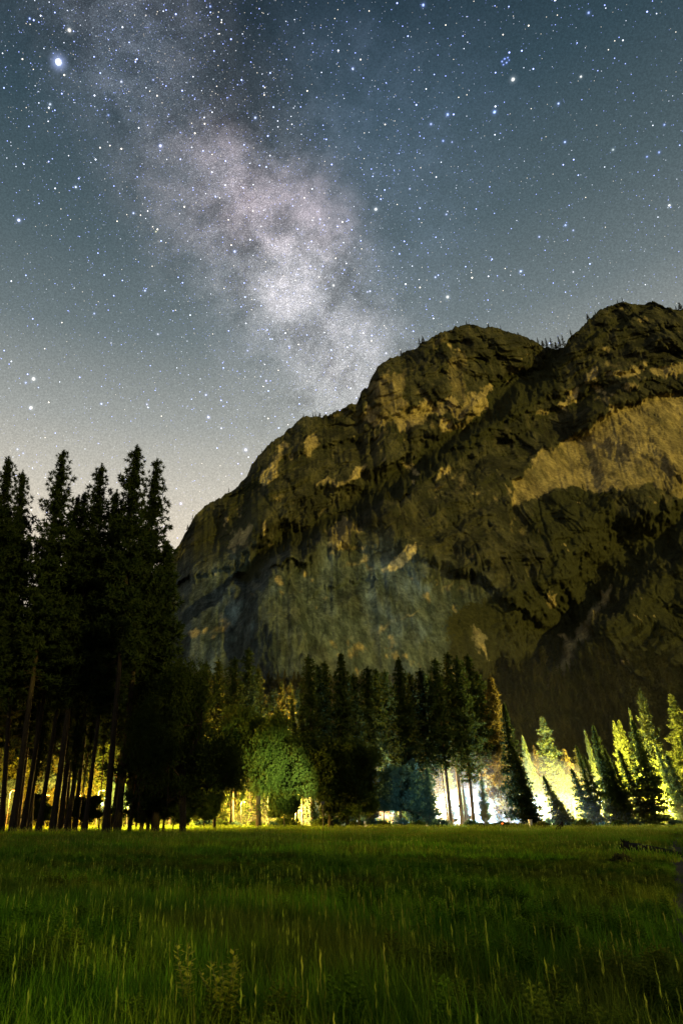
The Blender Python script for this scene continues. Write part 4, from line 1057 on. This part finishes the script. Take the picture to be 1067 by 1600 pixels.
LAMPS = [
    (18, 142, AMB, 3200, 'amber lamp glimpsed between the leftmost trunks'), (72, 142, AMB, 3200, 'amber lamp behind the second and third thick trunks'), (122, 143, AMB, 3000, 'yellow lamp behind the middle trunks of the left group'),
    (158, 142, WARM, 3000, 'yellow lamp left of the tallest pine trunk'), (206, 140, WARM, 3400, 'yellow lamp behind the leaning pine trunk'), (240, 146, WARM, 3500, 'yellow lamp at the right end of the tall pines'),
    (306, 182, WARM, 5200, 'yellow lamp just right of the large dark oak trunk'), (345, 196, WARM, 6000, 'yellow lamp in the columns of lit trunks below the dim oak'), (382, 192, WARM, 5000, 'yellow lamp left of the lit green oak trunk'),
    (424, 194, WARM, 5500, 'pale lamp right of the lit green oak trunk'), (466, 212, WARM, 17000, 'strong yellow lamp at the foot of the yellow gap'), (430, 222, AMB, 13000, 'amber lamp hidden behind the short dark firs'),
    (352, 214, AMB, 5000, 'amber lamp deep behind the dim oak'), (588, 186, WARM, 4000, 'yellow lamp at the right edge of the spreading dark oak'),
    (688, 205, (1.0, .80, .32), 11000, 'strong pale yellow lamp behind the slim leaning trunk'), (620, 214, AMB, 22000, 'dim amber lamp behind the teal clump'),
    (740, 206, WHITE, 14000, 'white lamp left of the two pale cedars'), (790, 206, WHITE, 20000, 'white lamp between the two pale cedars'), (608, 190, WHITE, 2500, 'white lamp behind the left of the teal clump'), (648, 190, WHITE, 2500, 'white lamp behind the right of the teal clump'),
    (866, 210, YEL, 5500, 'yellow lamp at the foot of the big yellow tree'), (820, 208, LIME, 3500, 'greenish lamp left of the big yellow tree'), (905, 208, YEL, 6000, 'yellow lamp right of the big yellow tree'),
    (960, 216, YEL, 36000, 'yellow lamp deep behind the dark tree under the dull yellow pair'), (1012, 212, YEL, 60000, 'yellow lamp in the left white gap between slanting trunks'), (1052, 214, YEL, 64000, 'yellow lamp in the right white gap near the picture edge'),
        (556, 200, WHITE, 5000, 'white lamp behind the right side of the spreading dark oak'), (832, 202, WHITE, 6000, 'white lamp low behind the wide-skirted blue-grey fir'),
    (945, 203, WHITE, 5000, 'white lamp low among the thin trunks of the right trees'),
]
for px_, Y, c, p, lb in LAMPS: lamp(px_, Y, c, p, lb, 4.2+(px_*7 % 10)*.42)
# floodlights added to light the lower slab and single trees
def flood(x, y, tx, ty, tz, power, colr, ang, label):
    e = bpy.data.objects.new('floodlight', None); C.objects.link(e); e.location = (x, y, 0); tag(e, label, 'lamp', 'floodlights added to light slab and trees')
    mb = MB(); mb.tube([(0, 0, 0), (0, 0, 4)], [.08, .06], 8); link('pole', mb.mesh('flood_pole', [M_pole]), e)
    mb = MB(); mb.box((0, 0, 4.2), (.3, .12, .22)); link('lamp_head', mb.mesh('flood_head', [M_grey]), e)
    l = bpy.data.lights.new('floodlight_beam', 'SPOT'); l.energy = power; l.color = colr; l.spot_size = math.radians(ang); l.spot_blend = 1.0; l.shadow_soft_size = .2
    lo = bpy.data.objects.new('floodlight_beam', l); C.objects.link(lo); p = Vector((x, y+.3, 4.2)); lo.location = p
    lo.rotation_euler = (p-Vector((tx, ty, tz))).to_track_quat('Z', 'Y').to_euler()
flood(-60, 272, -60, 620, 190, 3.4e6, (.80, .95, .86), 70, 'added floodlight behind the left middle trees throwing cool light on the mountain foot')
flood(60, 272, 70, 600, 190, 6.0e6, (.88, .95, .80), 75, 'added floodlight behind the middle trees throwing cool light on the pale slab')

_x = ground_x(505, 122); flood(_x, 122, ground_x(408, 150), 150, 12, 9.0e4, (.90, 1.0, .36), 46, 'small added floodlight shining on the right side of the green oak')

def flood_px(px_, Y, tpx, tY, tz, power, colr, ang, label): flood(ground_x(px_, Y), Y, ground_x(tpx, tY), tY, tz, power, colr, ang, label)
flood_px(472, 211, 428, 228, 34, 7.0e5, AMB, 52, 'added amber floodlight hidden by the dark firs, reddening the orange treetops')
flood_px(345, 211, 330, 222, 38, 5.0e5, AMB, 40, 'added amber floodlight deep behind the dim oak, catching the orange tips')
flood_px(1022, 208, 1008, 229, 24, 7.0e5, YEL, 84, 'added yellow floodlight among the slanting trunks, lighting the highest yellow trees')
flood_px(886, 207, 852, 224, 17, 2.2e5, YEL, 80, 'added yellow floodlight at the foot of the big yellow tree')
flood_px(952, 210, 948, 231, 20, 2.4e5, YEL, 70, 'added yellow floodlight behind the dark trees, lighting the dull yellow pair')
flood_px(720, 148, 640, 180, 8, 1.3e4, (.55, .9, 1.0), 44, 'added cool floodlight at the meadow edge shining on the teal clump')

# ------------------------------------------------------------------ stars
def stars():
    rg = np.random.default_rng(21); Vs = []; Ts = []; Cs = []
    R = 20000.0; base = 0
    lst = []
    def add(dv, size, colr, k): lst.append((dv, size, colr, k))
    n = 420000
    v = rg.normal(size=(n, 3)); v /= np.linalg.norm(v, axis=1)[:, None]; v = v[v[:, 2] > .08]
    # denser towards the Milky Way
    bdist = np.abs(v @ nrm); keep = rg.random(len(v)) < (.30+.70*np.exp(-(bdist/.17)**2)); v = v[keep]
    inview = (v[:, 1] > .25) & (np.abs(v[:, 0]) < v[:, 1]*1.25)
    v = v[inview | (rg.random(len(v)) < .15)]
    mag = rg.random(len(v))
    for q, m_ in zip(v, mag):
        b = .33*(m_+.006)**(-.62)
        size = .72+min(.9, .16*b)                                        # photo pixels
        t = rg.random()
        colr = (.42, .52, 1.35) if t < .62 else ((.85, .92, 1.1) if t < .85 else (1.1, .98, .8))
        add(q, size*1.15, colr, min(b, 3.5))
    return lst
lst = stars()
BR = [(92, 97, 7.5, 6, (.85, .88, 1.25)), (109, 47, 4, 1.8, (1.1, 1.0, .85)), (79, 163, 3, 1.2, (.85, .95, 1.1)), (30, 344, 3.6, 2.2, (.8, .85, 1.3)), (251, 228, 3.6, 2, (.75, .8, 1.3)),
      (119, 292, 3, 1.3, (.8, .9, 1.1)), (209, 333, 2.8, 1.2, (.7, .8, 1.3)), (190, 128, 2.8, 1, (.85, .9, 1.1)), (367, 393, 3.2, 2, (.7, .8, 1.3)), (399, 184, 3, 1.4, (.75, .85, 1.3)),
      (244, 362, 2.4, .9, (1.1, 1.05, .6)), (587, 327, 3.8, 2, (1, 1, .95)), (801, 124, 3.9, 2, (1.05, 1.05, .95)), (772, 175, 3.4, 1.8, (.5, .7, 1.4)), (699, 179, 3.2, 1.6, (.5, .65, 1.4)), (673, 194, 2.8, 1.3, (.6, .7, 1.3)),
      (692, 220, 2.6, 1.2, (.5, .65, 1.4)), (907, 120, 2.6, 1.3, (1, 1, .9)), (882, 222, 2.5, 1.2, (.5, .65, 1.4)), (957, 234, 2.5, 1.2, (.9, 1, 1)), (1029, 238, 2.4, 1.2, (.5, .65, 1.4)), (872, 162, 2.6, 1.2, (.55, .7, 1.3)),
      (883, 352, 2.8, 1.4, (.6, .75, 1.3)), (1045, 321, 2.6, 1.6, (1, 1, .95)), (813, 424, 3, 1.4, (.65, .8, 1.3)), (699, 464, 3.8, 2, (1.05, 1.02, .9)), (842, 370, 2.4, .9, (.6, .7, 1.3)), (697, 335, 2.4, 1, (.7, .8, 1.3)),
      (661, 8, 3, 1.6, (.5, .65, 1.4)), (919, 20, 2.6, 1.2, (.5, .65, 1.4)), (551, 107, 2.8, 1.2, (.6, .7, 1.3)), (521, 446, 3.2, 1.6, (1.05, 1, .9)), (578, 455, 2.6, 1.1, (.8, .85, 1.2)), (680, 433, 2.6, 1.2, (.7, .8, 1.3)),
      (53, 592, 4.4, 2.2, (1.05, 1, .92)), (49, 637, 4.2, 2.2, (1.08, 1, .9)), (41, 598, 2.8, 1.2, (.6, .7, 1.3)), (159, 631, 2.8, 1.3, (.7, .8, 1.3)), (148, 490, 2.6, 1.1, (.7, .8, 1.3)), (28, 702, 2.6, 1.2, (.8, .9, 1.2)),
      (37, 708, 2.2, 1, (.6, .7, 1.3)), (227, 454, 2.8, 1.2, (.7, .8, 1.3)), (247, 522, 2.6, 1.2, (.95, .95, 1.1)), (326, 652, 3.4, 1.7, (.85, .85, 1.25)), (322, 617, 2.8, 1.3, (.7, .75, 1.3)), (384, 703, 4, 2.2, (.95, .92, 1.2)),
      (346, 669, 2.6, 1.1, (.9, .9, 1.1)), (230, 632, 2.6, 1, (.8, .8, 1.2)), (283, 787, 3, 1.5, (.85, .75, 1.3)), (416, 595, 2.6, 1.1, (.8, .75, 1.3)), (603, 552, 2.8, 1.3, (.9, .9, 1.1)), (574, 456, 2.2, 1, (.8, .85, 1.2)),
      (174, 536, 2.3, .9, (.9, .9, 1.1)), (387, 548, 2.6, 1, (.7, .75, 1.3)), (240, 125, 2, .9, (.6, .7, 1.3)), (170, 180, 2.2, 1, (.5, .65, 1.4)), (47, 29, 2.2, 1.2, (.5, .65, 1.4)), (329, 10, 2.2, 1.2, (.5, .65, 1.4)),
      (788, 92, 2, 1.2, (.4, .55, 1.5)), (784, 96, 2, 1.2, (.4, .55, 1.5)), (791, 98, 2, 1.1, (.4, .55, 1.5)), (786, 101, 1.8, 1.1, (.4, .55, 1.5)), (793, 90, 1.7, 1.1, (.4, .55, 1.5)), (795, 94, 1.6, .9, (.4, .55, 1.5)),
      (895, 360, 2.2, .9, (.7, .8, 1.3)), (895, 425, 2, .9, (.9, .9, 1)), (640, 295, 2.2, .9, (.7, .8, 1.3)), (706, 222, 2, .9, (.6, .7, 1.3)), (1010, 245, 2.2, 1, (.5, .65, 1.4)), (1037, 195, 2.2, 1.1, (.5, .65, 1.4))]
for x, y, s, k, c in BR:
    lst.append((unit(x, y), s*(1.0 if s < 5 else .85), c, k)); lst.append((unit(x, y), s*2.6, (c[0]*.7, c[1]*.85, c[2]*1.1), .055*k))
Dv = np.array([l[0] for l in lst]); Sz = np.array([l[1] for l in lst]); Cl = np.array([l[2] for l in lst]); Kk = np.array([l[3] for l in lst])
R = 20000.0; nseg = 8
upv = np.array([0, 0, 1.0]); s1 = np.cross(Dv, upv); s1 /= np.linalg.norm(s1, axis=1)[:, None]+1e-9; s2 = np.cross(Dv, s1)
rad = Sz*R/1250
cen_ = Dv*R+np.array([0, 0, EYE]); ang = np.arange(nseg)/nseg*2*np.pi
rim = cen_[:, None]+rad[:, None, None]*(np.cos(ang)[None, :, None]*s1[:, None]+np.sin(ang)[None, :, None]*s2[:, None])
Vv = np.concatenate([cen_[:, None], rim], 1); N = len(Vv)
b_ = np.arange(N)[:, None]*(nseg+1); j_ = np.arange(nseg)[None]
Tt = np.stack([b_+0*j_, b_+1+j_, b_+1+(j_+1) % nseg], -1).reshape(-1, 3)
m, t, out = material('starlight')
at_ = t.node('ShaderNodeAttribute', attribute_name='star')
prof_ = t.math('POWER', at_.outputs['Alpha'], 2.2)
em = t.node('ShaderNodeEmission'); t.link(at_.outputs['Color'], em.inputs[0]); t.link(prof_, em.inputs[1])
tp_ = t.node('ShaderNodeBsdfTransparent'); ad = t.node('ShaderNodeAddShader'); t.link(em.outputs[0], ad.inputs[0]); t.link(tp_.outputs[0], ad.inputs[1]); t.link(ad.outputs[0], out.inputs[0])
m.cycles.emission_sampling = 'NONE'
me = mesh_np('stars', Vv.reshape(-1, 3), tris=Tt, mats=[m])
cc = np.zeros((N, nseg+1, 4), np.float32); cc[..., :3] = (Cl*Kk[:, None]*1.6)[:, None, :]; cc[:, 0, 3] = 1
ca = me.color_attributes.new('star', 'FLOAT_COLOR', 'POINT'); ca.data.foreach_set('color', cc.ravel())
so = link('stars', me, kind='stuff', label='dense field of blue-white stars over the whole sky', category='stars')
print('stars', N)

# ------------------------------------------------------------------ mist
# a flat bank of mist and smoke lies among the lamps at the edge of the meadow
def mist_bank(cx_, cy_, rx, ry, rz, dens):
    nu, nv = 32, 12; V_ = []
    for j in range(nv+1):
        ph = j/nv*math.pi/2
        for i in range(nu):
            a = i/nu*2*math.pi; V_.append((cx_+rx*math.cos(a)*math.cos(ph), cy_+ry*math.sin(a)*math.cos(ph), .012+rz*math.sin(ph)))
    Q_ = [[j*nu+i, j*nu+(i+1) % nu, (j+1)*nu+(i+1) % nu, (j+1)*nu+i] for j in range(nv) for i in range(nu)]
    V_.append((cx_, cy_, .012)); T_ = [[len(V_)-1, (i+1) % nu, i] for i in range(nu)]
    m, t, out = material('mist')
    pv = t.node('ShaderNodeVolumePrincipled'); pv.inputs['Color'].default_value = (.86, .92, 1, 1); pv.inputs['Density'].default_value = dens; pv.inputs['Anisotropy'].default_value = .1
    t.link(pv.outputs[0], out.inputs['Volume'])
    link('mist', mesh_np('mist', V_, tris=T_, quads=Q_, mats=[m]), kind='stuff', label='pale mist and smoke glowing round the lamps at the meadow edge', category='mist')
mist_bank(70, 216, 110, 36, 9, .0006)
mist_bank(ground_x(762, 206), 206, 19, 13, 11, .0026)
mist_bank(ground_x(745, 208), 208, 46, 24, 21, .0007)
mist_bank(120, 400, 320, 130, 100, .00008)
